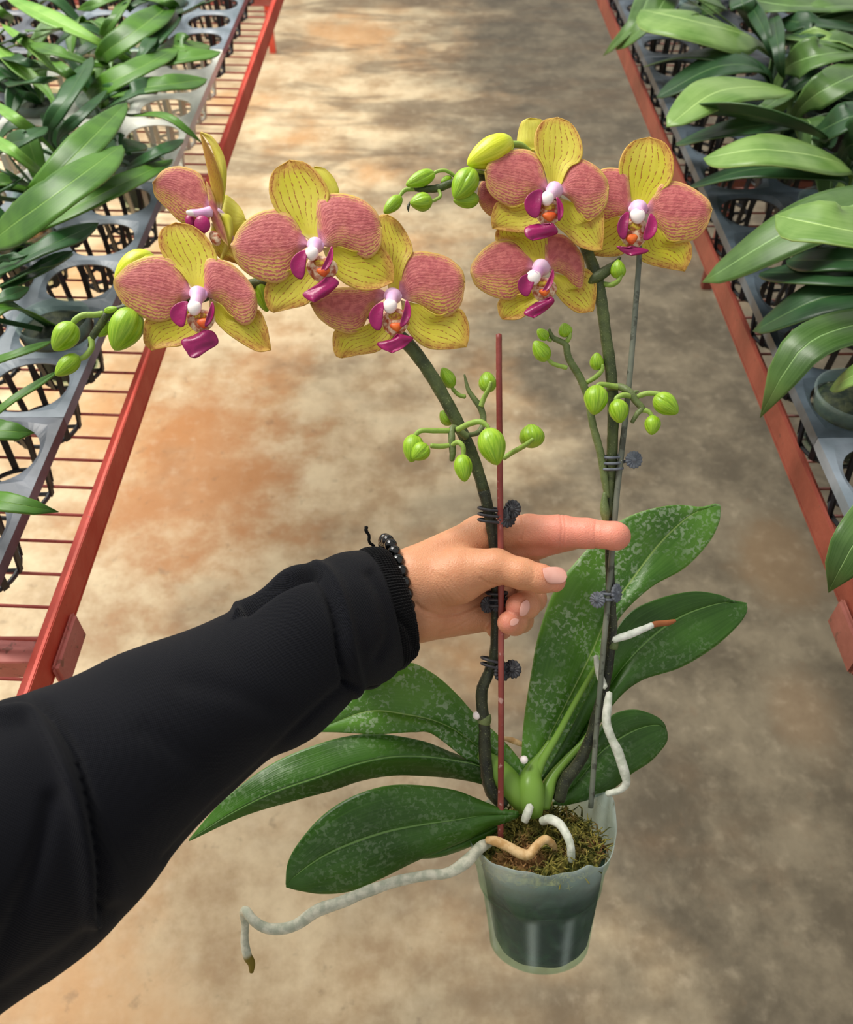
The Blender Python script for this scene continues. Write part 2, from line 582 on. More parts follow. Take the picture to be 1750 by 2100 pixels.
M['root_white'] = mat_root('white_root', (184, 190, 172), (214, 216, 202))
M['root_tan'] = mat_root('tan_root', (186, 146, 92), (216, 184, 136))
M['root_tip'] = mat_root('root_brown_tip', (206, 212, 198), (234, 236, 226), (160, 96, 56), 0.62)
M['moss'] = mat_moss()
M['wet'] = mat_wet_moss()
M['pot'] = mat_plastic_pot()
M['clip'] = simple('clip_plastic', (46, 46, 50), 0.5, 0.4, (66, 66, 70), 200)
M['clip2'] = simple('clip_plastic_grey', (92, 98, 108), 0.5, 0.4, (112, 118, 126), 200)
M['steel'] = simple('steel_pin', (200, 200, 200), 0.25, 0.6, Metallic=1.0)
M['stake_red'] = mat_paint('red_coated_stake', (122, 48, 40), (158, 84, 76), (196, 160, 150), 0.6)
M['stake_grey'] = mat_paint('grey_stake', (92, 98, 86), (122, 126, 110), (54, 54, 44), 0.56)
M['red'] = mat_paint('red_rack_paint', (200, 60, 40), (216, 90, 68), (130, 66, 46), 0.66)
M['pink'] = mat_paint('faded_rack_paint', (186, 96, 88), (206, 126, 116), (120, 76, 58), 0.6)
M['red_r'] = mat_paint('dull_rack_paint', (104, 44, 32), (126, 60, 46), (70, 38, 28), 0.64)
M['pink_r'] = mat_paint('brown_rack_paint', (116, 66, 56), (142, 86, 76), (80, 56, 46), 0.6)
M['tray'] = simple('charcoal_tray', (70, 75, 82), 0.42, 0.5, (104, 110, 120), 14, 0.0006, 60)
M['tray_blue'] = simple('slate_tray', (92, 104, 112), 0.42, 0.5, (124, 134, 144), 14, 0.0006, 60)
M['tray_white'] = simple('white_tray', (206, 208, 196), 0.45, 0.5, (226, 226, 214), 14)
M['tray_dark'] = simple('dark_tray', (44, 52, 58), 0.42, 0.5, (72, 84, 94), 14, 0.0006, 60)
M['basket'] = simple('tray_basket', (34, 36, 38), 0.45, 0.5, (60, 62, 66), 30)
M['bark'] = simple('bark_chips', (176, 132, 84), 0.85, 0.2, (98, 70, 46), 130, 0.004, 110)
M['peat'] = simple('dark_medium', (22, 34, 26), 0.7, 0.3, (60, 66, 44), 90, 0.003, 90)
M['skin'] = mat_skin()
M['nail'] = simple('fingernail', (226, 166, 150), 0.25, 0.5, (234, 178, 162), 60)
M['nail_tip'] = simple('nail_edge', (246, 232, 214), 0.3, 0.5)
M['sleeve'] = mat_fabric('black_knit', (7, 8, 13), (15, 17, 26))
M['cuff'] = mat_fabric('black_rib', (3, 3, 5), (8, 9, 12), 0.5)
M['bead'] = simple('black_bead', (6, 8, 8), 0.12, 0.7)
M['cord'] = simple('black_cord', (14, 14, 14), 0.8, 0.2)

# ---------------------------------------------------------------- sheets (leaves, petals)
def grid_mesh(name, G, uvs, mat, parent=None, attrs=None):
    """G: (n, m, 3) world points, uvs (n, m, 2)"""
    n, k = G.shape[:2]
    me = bpy.data.meshes.new(name)
    V = G.reshape(-1, 3)
    idx = np.arange(n * k).reshape(n, k)
    F = np.stack([idx[:-1, :-1], idx[:-1, 1:], idx[1:, 1:], idx[1:, :-1]], -1).reshape(-1, 4)
    me.from_pydata([tuple(v) for v in V], [], [tuple(f) for f in F.tolist()])
    uvl = me.uv_layers.new(name='UVMap')
    li = np.empty(len(me.loops), int)
    me.loops.foreach_get('vertex_index', li)
    uvl.data.foreach_set('uv', uvs.reshape(-1, 2)[li].astype(np.float32).ravel())
    for a, arr in (attrs or {}).items():
        at = me.attributes.new(a, 'FLOAT', 'POINT')
        at.data.foreach_set('value', arr.ravel().astype(np.float32))
    return link(name, me, mat, parent)

def px_grid(X, Y, D):
    """arrays of pixel x, y and depth to world points"""
    c = np.array(CAM); r = np.array(RT); u = np.array(UP); f = np.array(FW)
    return c + r * ((X - CX) / FPX * D)[..., None] + u * ((CY - Y) / FPX * D)[..., None] + f * D[..., None]

def edge_leaf(name, Lp, Mp, Rp, dB, dT, mat, parent, arch=0.0, foldL=0.0, foldR=0.0, bulge=0.004, n=64, k=12, th=0.0016, cut=1.0):
    """leaf from its two margins and midrib (px); dB, dT depth at base and tip,
    foldL/R: how far (m) each margin stands behind (+) or in front (-) of the midrib"""
    L = crom(Lp, n); Mi = crom(Mp, n); R = crom(Rp, n)
    t = np.linspace(0, 1, n)[:, None]
    env = np.sin(np.pi * np.clip(t, 0.0, 1) ** 0.8)
    s = np.linspace(-1, 1, 2 * k + 1)[None, :]
    a = np.abs(s)
    E = np.where((s < 0)[..., None], L[:, None, :], R[:, None, :])
    XY = Mi[:, None, :] * (1 - a[..., None]) + E * a[..., None]
    base = dB + (dT - dB) * t + arch * 4 * t * (1 - t)
    fold = np.where(s < 0, foldL, foldR)
    D = base + env * (fold * a ** 1.2 - bulge * 4 * a * (1 - a) * 1.0)
    D = D + 0.0012 * np.sin(t * 23 + s * 2.0) * a ** 2 * env
    D = np.broadcast_to(D, XY.shape[:2])
    G = px_grid(XY[..., 0], XY[..., 1], D)
    uv = np.stack([np.broadcast_to(s, D.shape), np.broadcast_to(t, D.shape)], -1)
    o = grid_mesh(name, G, uv, mat, parent)
    solid(o, th)
    return o

def petal(name, outline, tip, d0, mat, parent, Z=None, tiltu=0.0, cup=0.0, rim=0.0, n=34, k=14, th=0.0006, ripple=0.0006, tiltv=0.0):
    """outline: px points, first = base, runs over the upper margin to the tip (index) and back"""
    if Z:
        outline = [(Z[0] + x / Z[2], Z[1] + y / Z[2]) for x, y in outline]
    A = crom(outline[:tip + 1], n)
    B = crom([outline[0]] + outline[tip:][::-1], n)
    t = np.linspace(0, 1, n)[:, None]
    s = np.linspace(-1, 1, k * 2 + 1)[None, :]
    w = ((s + 1) / 2)[..., None]
    XY = A[:, None, :] * (1 - w) + B[:, None, :] * w
    # true distance to the margin, as a share of petal size
    loop = np.vstack([A, B[::-1]])
    size = np.linalg.norm(A[0] - A[-1])
    dist = np.linalg.norm(XY[:, :, None, :] - loop[None, None], axis=-1).min(-1) / size
    basef = np.clip((np.linalg.norm(XY - A[0], axis=-1) / size) / 0.25, 0, 1)
    edge = dist + (1 - basef) * 0.25
    D = d0 + tiltu * t + tiltv * s * np.sin(np.pi * t ** 0.7) + cup * (s ** 2) * np.sin(np.pi * t ** 0.8) + rim * np.clip(1 - dist / 0.18, 0, 1) ** 2
    ph = len(name) + outline[0][0]
    D = D + ripple * np.sin(7 * t + 3 * s + ph) * np.clip(1.3 - dist * 4, 0, 1)
    # every petal leaves the centre narrow and slightly behind
    G = px_grid(XY[..., 0], XY[..., 1], D)
    uv = np.stack([np.broadcast_to(s, D.shape), np.broadcast_to(t, D.shape)], -1)
    o = grid_mesh(name, G, uv, mat, parent, {'edge': edge})
    solid(o, th)
    return o

def tube_uv(name, pts, mat, parent=None, n=60, seg=12, wob=0.14, lobes=0):
    """tube with UV.y running along; pts (px,py,depth,r_px)"""
    A = crom([(x, y, d, r) for x, y, d, r in pts], n)
    pos = px_grid(A[:, 0], A[:, 1], A[:, 2])
    rad = A[:, 3] * A[:, 2] / FPX
    T = np.gradient(pos, axis=0)
    T /= np.linalg.norm(T, axis=1)[:, None] + 1e-12
    u = np.cross(T[0], np.array(FW)); u /= np.linalg.norm(u) + 1e-12
    G = np.zeros((n + 2, seg + 1, 3))
    ang = np.linspace(0, 2 * np.pi, seg + 1)
    for i in range(n):
        u = u - T[i] * u.dot(T[i]); u /= np.linalg.norm(u) + 1e-12
        w = np.cross(T[i], u)
        for j, a in enumerate(ang):
            q = pos[i] + (u * math.cos(a) + w * math.sin(a)) * rad[i]
            rr = rad[i] * (1 + wob * mnoise.noise(Vector(q) * (0.35 / max(rad[n // 2], 1e-5))))
            G[i + 1, j] = pos[i] + (u * math.cos(a) + w * math.sin(a)) * rr
    G[0] = pos[0] - T[0] * rad[0] * 0.5
    G[-1] = pos[-1] + T[-1] * rad[-1] * 0.6
    G[:, -1] = G[:, 0]
    tt = np.linspace(0, 1, n + 2)[:, None]
    uv = np.stack([np.broadcast_to(ang[None] / 6.283, (n + 2, seg + 1)), np.broadcast_to(tt, (n + 2, seg + 1))], -1)
    o = grid_mesh(name, G, uv, mat, parent)
    return o

# ================================================================ the setting
bm = bmesh.new()
box_bm(bm, (-12, -8, -0.1), (12, 30, 0.0))
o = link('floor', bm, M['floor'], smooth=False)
o['kind'] = 'structure'

# ================================================================ benches
def bench(side, label, red, pink, xr, ztop, zwire, xin, y0, y1, skew, gussets, stubs, group=None):
    s = side
    t = thing('bench_rack', label, 'bench', (s * (xr + 0.3), (y0 + y1) / 2, 0))
    legs = stubs[1]; stubs = stubs[0]
    lo, hi = sorted((s * xr, s * (xr + 0.004)))
    bm = bmesh.new(); box_bm(bm, (lo, y0, ztop - 0.031), (hi, y1, ztop))
    lo, hi = sorted((s * xr, s * (xr + 0.026)))
    box_bm(bm, (lo, y0, ztop - 0.035), (hi, y1, ztop - 0.031))
    bmesh.ops.bevel(bm, geom=bm.edges[:], offset=0.0008, segments=2, affect='EDGES')
    link('edge_rail', bm, red, t, smooth=False)
    link('inner_bar', tube_bm([(Vector((s * xin, y, zwire - 0.005)), 0.0034) for y in (y0, y1)], seg=10), pink, t)
    link('inner_bar', tube_bm([(Vector((s * (xin + 0.42), y, zwire - 0.005)), 0.0034) for y in (y0, y1)], seg=10), pink, t)
    wb = tube_bm([(Vector((s * (xr + 0.006), 0, zwire)), 0.0016), (Vector((s * (xr + 1.0), skew, zwire)), 0.0016)], seg=8)
    first = None
    y = y0 + 0.02
    i = 0
    while y < y1 and i < 78:
        if first is None:
            first = link('wire', wb, pink, t)
            w = first
        else:
            w = first.copy(); COL.objects.link(w)
        w.location = (0, y, 0)
        y += 0.0375 + 0.003 * math.sin(i * 2.1)
        i += 1
    for yy in (0.42, 1.3, 2.2):
        lo, hi = sorted((s * (xr + 0.02), s * (xr + 1.0)))
        bm = bmesh.new(); box_bm(bm, (lo, yy - 0.014, zwire - 0.034), (hi, yy + 0.014, zwire - 0.009))
        bmesh.ops.bevel(bm, geom=bm.edges[:], offset=0.001, segments=1, affect='EDGES')
        link('cross_bar', bm, pink, t, smooth=False)
    for xx, ys_ in legs:
        for yy in ys_:
            bm = bmesh.new()
            c = s * xx
            box_bm(bm, (c - 0.014, yy - 0.014, 0.0), (c + 0.014, yy + 0.014, zwire - 0.034))
            link('leg', bm, red, t, smooth=False)
    for yy, ln in stubs:
        lo, hi = sorted((s * (xr - 0.006), s * (xr + 0.001)))
        bm = bmesh.new(); box_bm(bm, (lo, yy - 0.03, ztop - 0.025 - ln), (hi, yy + 0.03, ztop - 0.02))
        bmesh.ops.bevel(bm, geom=bm.edges[:], offset=0.003, segments=2, affect='EDGES')
        link('bracket', bm, pink, t, smooth=False)
    return t

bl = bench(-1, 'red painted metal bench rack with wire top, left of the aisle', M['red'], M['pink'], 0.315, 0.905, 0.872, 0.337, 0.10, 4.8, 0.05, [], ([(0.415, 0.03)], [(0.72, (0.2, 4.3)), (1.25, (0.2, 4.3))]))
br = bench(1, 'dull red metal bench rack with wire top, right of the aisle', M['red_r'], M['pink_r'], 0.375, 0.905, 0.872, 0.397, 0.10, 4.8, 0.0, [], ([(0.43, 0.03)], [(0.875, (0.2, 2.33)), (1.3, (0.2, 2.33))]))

# ================================================================ trays
PITCHC = 0.0985
def tray_top_bm(nx, ny, r=0.0415):
    bm = bmesh.new()
    h = PITCHC / 2
    N = 48
    for i in range(nx):
        for j in range(ny):
            cx, cy = (i + 0.5) * PITCHC, (j + 0.5) * PITCHC
            rings = []
            for m_, fac in enumerate((0, 0.5, 1)):
                ring = []
                for a in range(N):
                    th = 2 * math.pi * a / N
                    c, s_ = math.cos(th), math.sin(th)
                    sq = h / max(abs(c), abs(s_))
                    rr = r + (sq - r) * fac
                    z = 0.0 if m_ else -0.003
                    ring.append(bm.verts.new((cx + c * rr, cy + s_ * rr, z)))
                rings.append(ring)
            for a, b in zip(rings, rings[1:]):
                for q in range(N):
                    bm.faces.new((a[q], a[(q + 1) % N], b[(q + 1) % N], b[q]))
    bmesh.ops.remove_doubles(bm, verts=bm.verts[:], dist=0.0004)
    # turned-down lip all round
    edges = [e for e in bm.edges if len(e.link_faces) == 1 and all(
        min(v.co.x, nx * PITCHC - v.co.x) < 1e-3 or min(v.co.y, ny * PITCHC - v.co.y) < 1e-3 for v in e.verts)]
    ret = bmesh.ops.extrude_edge_only(bm, edges=edges)
    for v in [g for g in ret['geom'] if isinstance(g, bmesh.types.BMVert)]:
        v.co.z -= 0.010
    return bm

def basket_bm():
    bm = bmesh.new()
    def ring(r, z, t):
        tube_bm([(Vector((r * math.cos(a), r * math.sin(a), z)), t) for a in np.linspace(0, 2 * math.pi, 33)], seg=6, bm=bm, cap=False)
    ring(0.034, -0.055, 0.0024)
    ring(0.014, -0.057, 0.0022)
    for k in range(10):
        a = 2 * math.pi * k / 10
        c, s = math.cos(a), math.sin(a)
        M_ = Matrix.Rotation(a, 4, 'Z')
        vs = []
        for (r, z) in ((0.0425, -0.001), (0.0345, -0.057)):
            for dr in (0, 0.0025):
                for w in (-0.0032, 0.0032):
                    vs.append(bm.verts.new(M_ @ Vector((r + dr, w, z))))
        for f in ((0, 1, 3, 2), (4, 6, 7, 5), (0, 4, 5, 1), (2, 3, 7, 6), (0, 2, 6, 4), (1, 5, 7, 3)):
            bm.faces.new([vs[i] for i in f])
        if k % 2 == 0:
            tube_bm([(Vector((0.034 * c, 0.034 * s, -0.056)), 0.0022), (Vector((0.014 * c, 0.014 * s, -0.057)), 0.0022)], seg=6, bm=bm)
    return bm

ZT = 0.93
top35 = bpy.data.meshes.new('tray_top'); _b = tray_top_bm(3, 5); _b.to_mesh(top35); _b.free()
bas = bpy.data.meshes.new('cell_basket'); _b = basket_bm(); _b.to_mesh(bas); _b.free()
TRAYS = []
def tray(x0, y0, mat, label, bmat, group):
    t = thing('propagation_tray', label, 'plant tray', (x0, y0, ZT - 0.058), group)
    me = top35.copy(); me.materials.append(mat)
    o = bpy.data.objects.new('tray_top', me); COL.objects.link(o); o.parent = t
    o.location = (0, 0, 0.058)
    solid(o, 0.0026, -1)
    bme = bas.copy(); bme.materials.append(bmat)
    for i in range(3):
        for j in range(5):
            b = bpy.data.objects.new('cell_basket', bme); COL.objects.link(b); b.parent = t
            b.location = ((i + 0.5) * PITCHC, (j + 0.5) * PITCHC, 0.058)
    return t
W3 = 3 * PITCHC; L5 = 5 * PITCHC
xl = -0.366 - W3
ys = 0.155
gl = 'slotted plant trays on the left bench'
gr = 'slotted plant trays on the right bench'
tray(xl, ys, M['tray'], 'charcoal plant tray with empty round cells, lowest in the photo on the left bench', M['basket'], gl)
tray(xl, ys + L5 + 0.004, M['tray_blue'], 'charcoal plant tray on the left bench, directly below the white tray', M['basket'], gl)
tray(xl, ys + 2 * (L5 + 0.004), M['tray_white'], 'white plant tray on the left bench', M['tray_white'], gl)
tray(xl, ys + 3 * (L5 + 0.004), M['tray_blue'], 'slate grey plant tray on the left bench, directly above the white tray', M['basket'], gl)
for k, w in enumerate(('second row, beside the lowest charcoal tray', 'second row, two below the slate tray', 'second row, left of the white tray', 'second row, left of the slate grey tray')):
    tray(xl - W3 - 0.004, ys + k * (L5 + 0.004), M['tray'], 'charcoal tray under leaves, left bench, ' + w, M['basket'], gl)
xr_ = 0.385
rl = ['slate plant tray on the right bench, nearest the bottom of the photo', 'dark slate plant tray on the right bench, second from the bottom',
      'dark slate plant tray on the right bench, third from the bottom', 'dark plant tray under broad leaves at the top of the right bench']
for k in range(4):
    tray(xr_, ys - 0.03 + k * (L5 + 0.004), M['tray_blue'] if k == 0 else M['tray_dark'], rl[k], M['basket'], gr)
    if k:
        tray(xr_ + W3 + 0.004, ys - 0.03 + k * (L5 + 0.004), M['tray_dark'], 'dark plant tray in the outer row of the right bench, %s' % ('below', 'nearest the photo bottom', 'in the middle', 'at the photo top')[k], M['basket'], gr)

# ================================================================ potted plants on the benches
def lathe(prof, N=40, bm=None, M_=None, closed=False):
    bm = bm or bmesh.new()
    rings = []
    for r, z in prof:
        ring = []
        for k in range(N):
            a = 2 * math.pi * k / N
            v = Vector((r * math.cos(a), r * math.sin(a), z))
            ring.append(bm.verts.new(M_ @ v if M_ else v))
        rings.append(ring)
    for a, b in zip(rings, rings[1:]):
        for k in range(N):
            bm.faces.new((a[k], a[(k + 1) % N], b[(k + 1) % N], b[k]))
    return bm

def blade(parent, pts, w, mat, name='leaf', roll=0.0, fold=0.22, n=26, k=5, tipr=0.5, curl=0.0, tb=0.0):
    """strap leaf along world points; w = half width (m) at its widest"""
    A = crom([tuple(p) for p in pts], n)
    s_ = np.concatenate([[0], np.cumsum(np.linalg.norm(np.diff(A, axis=0), axis=1))]); s_ /= s_[-1]
    T = np.gradient(A, axis=0); T /= np.linalg.norm(T, axis=1)[:, None] + 1e-9
    up = np.array([0, 0, 1.0])
    hd = A[-1] - A[n // 3]; hd[2] = 0; fs = np.cross(hd, up); fs /= np.linalg.norm(fs) + 1e-9
    G = np.zeros((n, 2 * k + 1, 3)); uv = np.zeros((n, 2 * k + 1, 2))
    for i in range(n):
        t = s_[i]
        side = np.cross(T[i], up); side = side / (np.linalg.norm(side) + 1e-9); side = side * 0.25 + fs; side -= T[i] * side.dot(T[i]); side /= np.linalg.norm(side) + 1e-9
        nn = np.cross(side, T[i])
        c, s = math.cos(roll), math.sin(roll)
        sd = side * c + nn * s
        nm = -side * s + nn * c
        t1 = max(0.0, (t - tb) / (1 - tb)); prof = 0.26 + 0.74 * math.sin(math.pi / 2 * min(1, t1 / 0.48)) ** 1.15
        e = max(0.0, 1 - ((max(t - tipr, 0)) / (1 - tipr)) ** 2.0) ** 0.62
        ww = w * prof * (e if t > tipr else 1.0) + 1e-5
        for j in range(2 * k + 1):
            v = -1 + j / k
            G[i, j] = A[i] + sd * (v * ww) + nm * (abs(v) * ww * fold - v * v * ww * curl)
            uv[i, j] = (v, t)
    o = grid_mesh(name, G, uv, mat, parent)
    solid(o, 0.0016)
    return o

ZL = ((1.0, 2.9167, 0, 0),)
def zz(pt, ox, oy, sc):
    return (ox + pt[0] / sc, oy + pt[1] / sc)

pot_body = bpy.data.meshes.new('pot')
_b = lathe([(0.0, -0.056), (0.030, -0.056), (0.032, -0.053), (0.0385, 0.010), (0.0405, 0.012), (0.0405, 0.016), (0.038, 0.016), (0.0365, 0.010), (0.031, -0.05), (0.0, -0.052)], 36)
_b.to_mesh(pot_body); _b.free()
pot_body.attributes.new('cloud', 'FLOAT', 'POINT').data.foreach_set('value', [0.25] * len(pot_body.vertices))
pot_body.materials.append(M['pot'])
pot_fill = bpy.data.meshes.new('potting_medium')
_b = lathe([(0.0, -0.050), (0.029, -0.050), (0.0355, 0.002), (0.030, 0.006), (0.02, 0.009), (0.01, 0.010), (0.0, 0.010)], 32)
_b.to_mesh(pot_fill); _b.free()
for me in (pot_body, pot_fill):
    me.polygons.foreach_set('use_smooth', [True] * len(me.polygons))

def bench_plant(side, cpx, cpy, leaves, label, group, kind='strap', z=0.965, nearcell=True, bark=False, fill=3):
    c = PZ(cpx, cpy, z)
    if side < 0:
        x0, y00 = xl - W3 - 0.004, ys
    else:
        x0, y00 = xr_, ys - 0.03
    if nearcell:
        i = round((c.x - x0) / PITCHC - 0.5)
        if side > 0: i = max(i, 0)
        else: i = min(i, 5)
        pyr = round((c.y - y00) / (PITCHC + 0.0008) - 0.5)
        gx = x0 + (i + 0.5) * PITCHC + (0.004 if i > 2 else 0)
        gy = y00 + (pyr + 0.5) * PITCHC + 0.004 * (pyr // 5)
        c = Vector((gx, gy, z))
    t = thing('potted_orchid', label, 'potted plant', (c.x, c.y, ZT - 0.056), group)
    t['category'] = 'potted plant'
    for me, nm in ((pot_body, 'pot'), (pot_fill, 'potting_medium')):
        m2 = me if nm == 'pot' else me.copy()
        if nm != 'pot':
            m2.materials.append(M['bark'] if bark else M['peat'])
        o = bpy.data.objects.new(nm, m2); COL.objects.link(o); o.parent = t
        o.location = (0, 0, 0.056)
    base0 = Vector((c.x, c.y, ZT + 0.006))
    for lf in leaves:
        bpx, bpy_, tpx_, tpy_, wpx, mname = lf[:6]
        opt = lf[6] if len(lf) > 6 else {}
        zb = opt.get('zb', z + 0.03); zt = opt.get('zt', z + 0.055)
        za = opt.get('za', 0.03)
        B = PZ(bpx, bpy_, zb); T_ = PZ(tpx_, tpy_, zt)
        mx, my = opt.get('mid', ((bpx + tpx_) / 2, (bpy_ + tpy_) / 2))
        Mi = PZ(mx, my, (zb + zt) / 2 + za)
        w = wpx / 2 * depth_of(Mi) / FPX
        tv = (T_ - B).normalized(); sv = tv.cross(Vector((0, 0, 1))); sv.normalize()
        vv_ = (Mi - CAM).normalized(); tp = (tv - vv_ * tv.dot(vv_)); tp.normalize()
        pj = sv - vv_ * sv.dot(vv_); pj = (pj - tp * pj.dot(tp)).length
        w = w / max(pj, 0.45) * (0.84 if side < 0 else 1.08)
        foot = Vector((base0.x + (B.x - base0.x) * 0.15, base0.y + (B.y - base0.y) * 0.15, base0.z))
        d = (B - foot).length
        pts = [foot, B, Mi, T_] if d > 0.03 else [foot, Mi, T_]
        tot = sum((b_ - a_).length for a_, b_ in zip(pts, pts[1:]))
        blade(t, pts, w, M[mname], tb=(d / tot * 0.95 if d > 0.03 else 0.0), roll=opt.get('roll', 0.0), fold=opt.get('fold', 0.2), curl=opt.get('curl', 0.1), tipr=opt.get('tipr', 0.42 if side < 0 else 0.52))
    for q in range(fill):
        a = rnd.uniform(0, 2 * math.pi)
        ln = rnd.uniform(0.09, 0.15) if kind == 'strap' else rnd.uniform(0.09, 0.13)
        if side < 0 and math.cos(a) > 0.25: a += math.pi
        if side > 0 and math.cos(a) < -0.1: a += math.pi
        e = Vector((base0.x + math.cos(a) * ln, base0.y + math.sin(a) * ln, base0.z + rnd.uniform(0.0, 0.05)))
        m_ = (base0 + e) / 2 + Vector((0, 0, rnd.uniform(0.02, 0.045)))
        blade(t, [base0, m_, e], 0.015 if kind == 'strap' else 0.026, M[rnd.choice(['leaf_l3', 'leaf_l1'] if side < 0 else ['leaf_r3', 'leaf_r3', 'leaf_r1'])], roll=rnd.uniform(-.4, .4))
    return t

def Z1(*l):   # left zoom frame to full px
    out = []
    for a in l:
        o = list(a)
        sc = 2.9167
        out.append((o[0] / sc, o[1] / sc, o[2] / sc, o[3] / sc, o[4] / sc) + tuple(o[5:]))
    return out

def Z3(*l):   # right zoom frame
    out = []
    sc = 2.9167
    for a in l:
        o = list(a)
        opt = dict(o[6]) if len(o) > 6 else {}
        if 'mid' in opt:
            opt['mid'] = (1150 + opt['mid'][0] / sc, opt['mid'][1] / sc)
        out.append((1150 + o[0] / sc, o[1] / sc, 1150 + o[2] / sc, o[3] / sc, o[4] / sc, o[5], opt))
    return out

GL = 'strap-leaved orchids on the left bench'
bench_plant(-1, 88, 285, Z1(
    (280, 800, 545, 345, 170, 'leaf_l3', {'roll': .25}),
    (245, 825, -60, 600, 80, 'leaf_l2'),
    (310, 590, -60, 240, 115, 'leaf_l2', {'za': .01}),
    (150, 1240, 760, 615, 190, 'leaf_l1', {'za': .04, 'zt': 1.04, 'roll': -.2}),
    (380, 1040, 745, 650, 120, 'leaf_l3', {'zt': 1.02}),
    (240, 1020, -80, 800, 100, 'leaf_l2'),
    (180, 1110, -40, 990, 80, 'leaf_l3'),
    (350, 830, 640, 540, 60, 'leaf_l3', {})), 'orchid with one dark upright leaf before light green ones, left bench', GL)
bench_plant(-1, 205, 95, Z1(
    (605, 262, 40, -20, 120, 'leaf_l2', {'za': .01}),
    (600, 350, 1040, 15, 150, 'leaf_l1', {'za': .03, 'roll': -.15}),
    (615, 240, 790, -60, 100, 'leaf_l1', {'roll': .3}),
    (410, 445, 10, 145, 95, 'leaf_l2', {'za': .01}),
    (580, 390, 170, 260, 80, 'leaf_l1'),
    (830, 380, 1090, 50, 110, 'leaf_l3', {'zt': 1.0}),
    (790, 420, 940, 180, 90, 'leaf_l3')), 'long-leaved orchid at the top of the left bench with crossing bright leaves', GL)
bench_plant(-1, 190, 185, Z1(
    (545, 565, 1060, 290, 135, 'leaf_l1', {'za': .03}),
    (880, 400, 1320, 310, 120, 'leaf_l1', {'za': .02}),
    (650, 560, 1240, 475, 150, 'leaf_l1', {'za': .03}),
    (640, 640, 960, 480, 110, 'leaf_l3'),
    (500, 520, 300, 340, 70, 'leaf_l1'),
    (780, 690, 1215, 860, 75, 'leaf_l1', {'za': .04, 'mid': (1000 / 2.9167, 700 / 2.9167)}),
    (960, 300, 1245, 270, 110, 'leaf_l1', {'zt': .99})), 'long-leaved orchid beside the white tray, leaves reaching the tray rim', GL)
bench_plant(-1, 8, 440, Z1(
    (-30, 1440, 730, 870, 240, 'leaf_l1', {'za': .045, 'zt': 1.05, 'fold': .1}),
    (120, 1400, 1035, 955, 150, 'leaf_l1', {'za': .03, 'zt': 1.0}),
    (-60, 1640, 590, 1335, 130, 'leaf_l3', {'za': .035}),
    (-40, 1720, 440, 1500, 80, 'leaf_l3', {'za': .02}),
    (300, 1500, -60, 1560, 60, 'leaf_l3', {})), 'long-leaved orchid in bark at the left photo edge, broad leaf pointing up right', GL, bark=True)
bench_plant(-1, 275, 345, Z1(
    (760, 1010, 1100, 835, 66, 'leaf_l3', {'zt': 1.0}),
    (600, 900, 860, 860, 120, 'leaf_l3', {'zt': .98}),
    (560, 620, 830, 450, 70, 'leaf_l3')), 'small dark-leaved orchid half hidden between leaves below the white tray', GL, fill=0, z=.95)
bench_plant(-1, 60, 600, [(5, 600, 150, 520, 20, 'leaf_l3', {'zt': .97}), (-60, 640, 60, 590, 26, 'leaf_l3')], 'orchid in a clear pot of dark moss at the left photo edge', GL, fill=1)
bench_plant(-1, -110, 790, [(-60, 760, 108, 700, 22, 'leaf_l1', {'za': .02}), (-60, 880, 122, 760, 26, 'leaf_l1', {'za': .015, 'fold': .4}),
    (-90, 880, 70, 888, 78, 'leaf_l1', {'zt': 1.04, 'tipr': .6}), (-110, 1010, 120, 1050, 96, 'leaf_l1', {'zt': 1.03})], 'orchid mostly outside the left edge, leaf tips showing low in the photo', GL, fill=0)
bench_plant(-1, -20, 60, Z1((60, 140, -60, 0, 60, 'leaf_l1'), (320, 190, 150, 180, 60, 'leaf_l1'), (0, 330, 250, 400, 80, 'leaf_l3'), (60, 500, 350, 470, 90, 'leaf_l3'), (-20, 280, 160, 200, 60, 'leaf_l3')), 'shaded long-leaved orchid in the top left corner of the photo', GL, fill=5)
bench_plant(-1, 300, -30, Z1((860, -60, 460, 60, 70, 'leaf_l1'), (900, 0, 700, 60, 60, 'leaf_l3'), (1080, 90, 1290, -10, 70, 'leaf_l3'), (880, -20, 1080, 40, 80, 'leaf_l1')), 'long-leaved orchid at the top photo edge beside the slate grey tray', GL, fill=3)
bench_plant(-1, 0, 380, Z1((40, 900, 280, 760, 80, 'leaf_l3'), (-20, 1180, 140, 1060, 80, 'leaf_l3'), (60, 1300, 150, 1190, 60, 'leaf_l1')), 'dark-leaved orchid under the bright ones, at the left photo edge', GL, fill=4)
bench_plant(-1, 120, 180, [], 'small orchid shaded by its taller neighbours on the left bench', GL, fill=5)
bench_plant(-1, 140, 20, [], 'shaded orchid behind bright leaves near the top left corner', GL, fill=5)

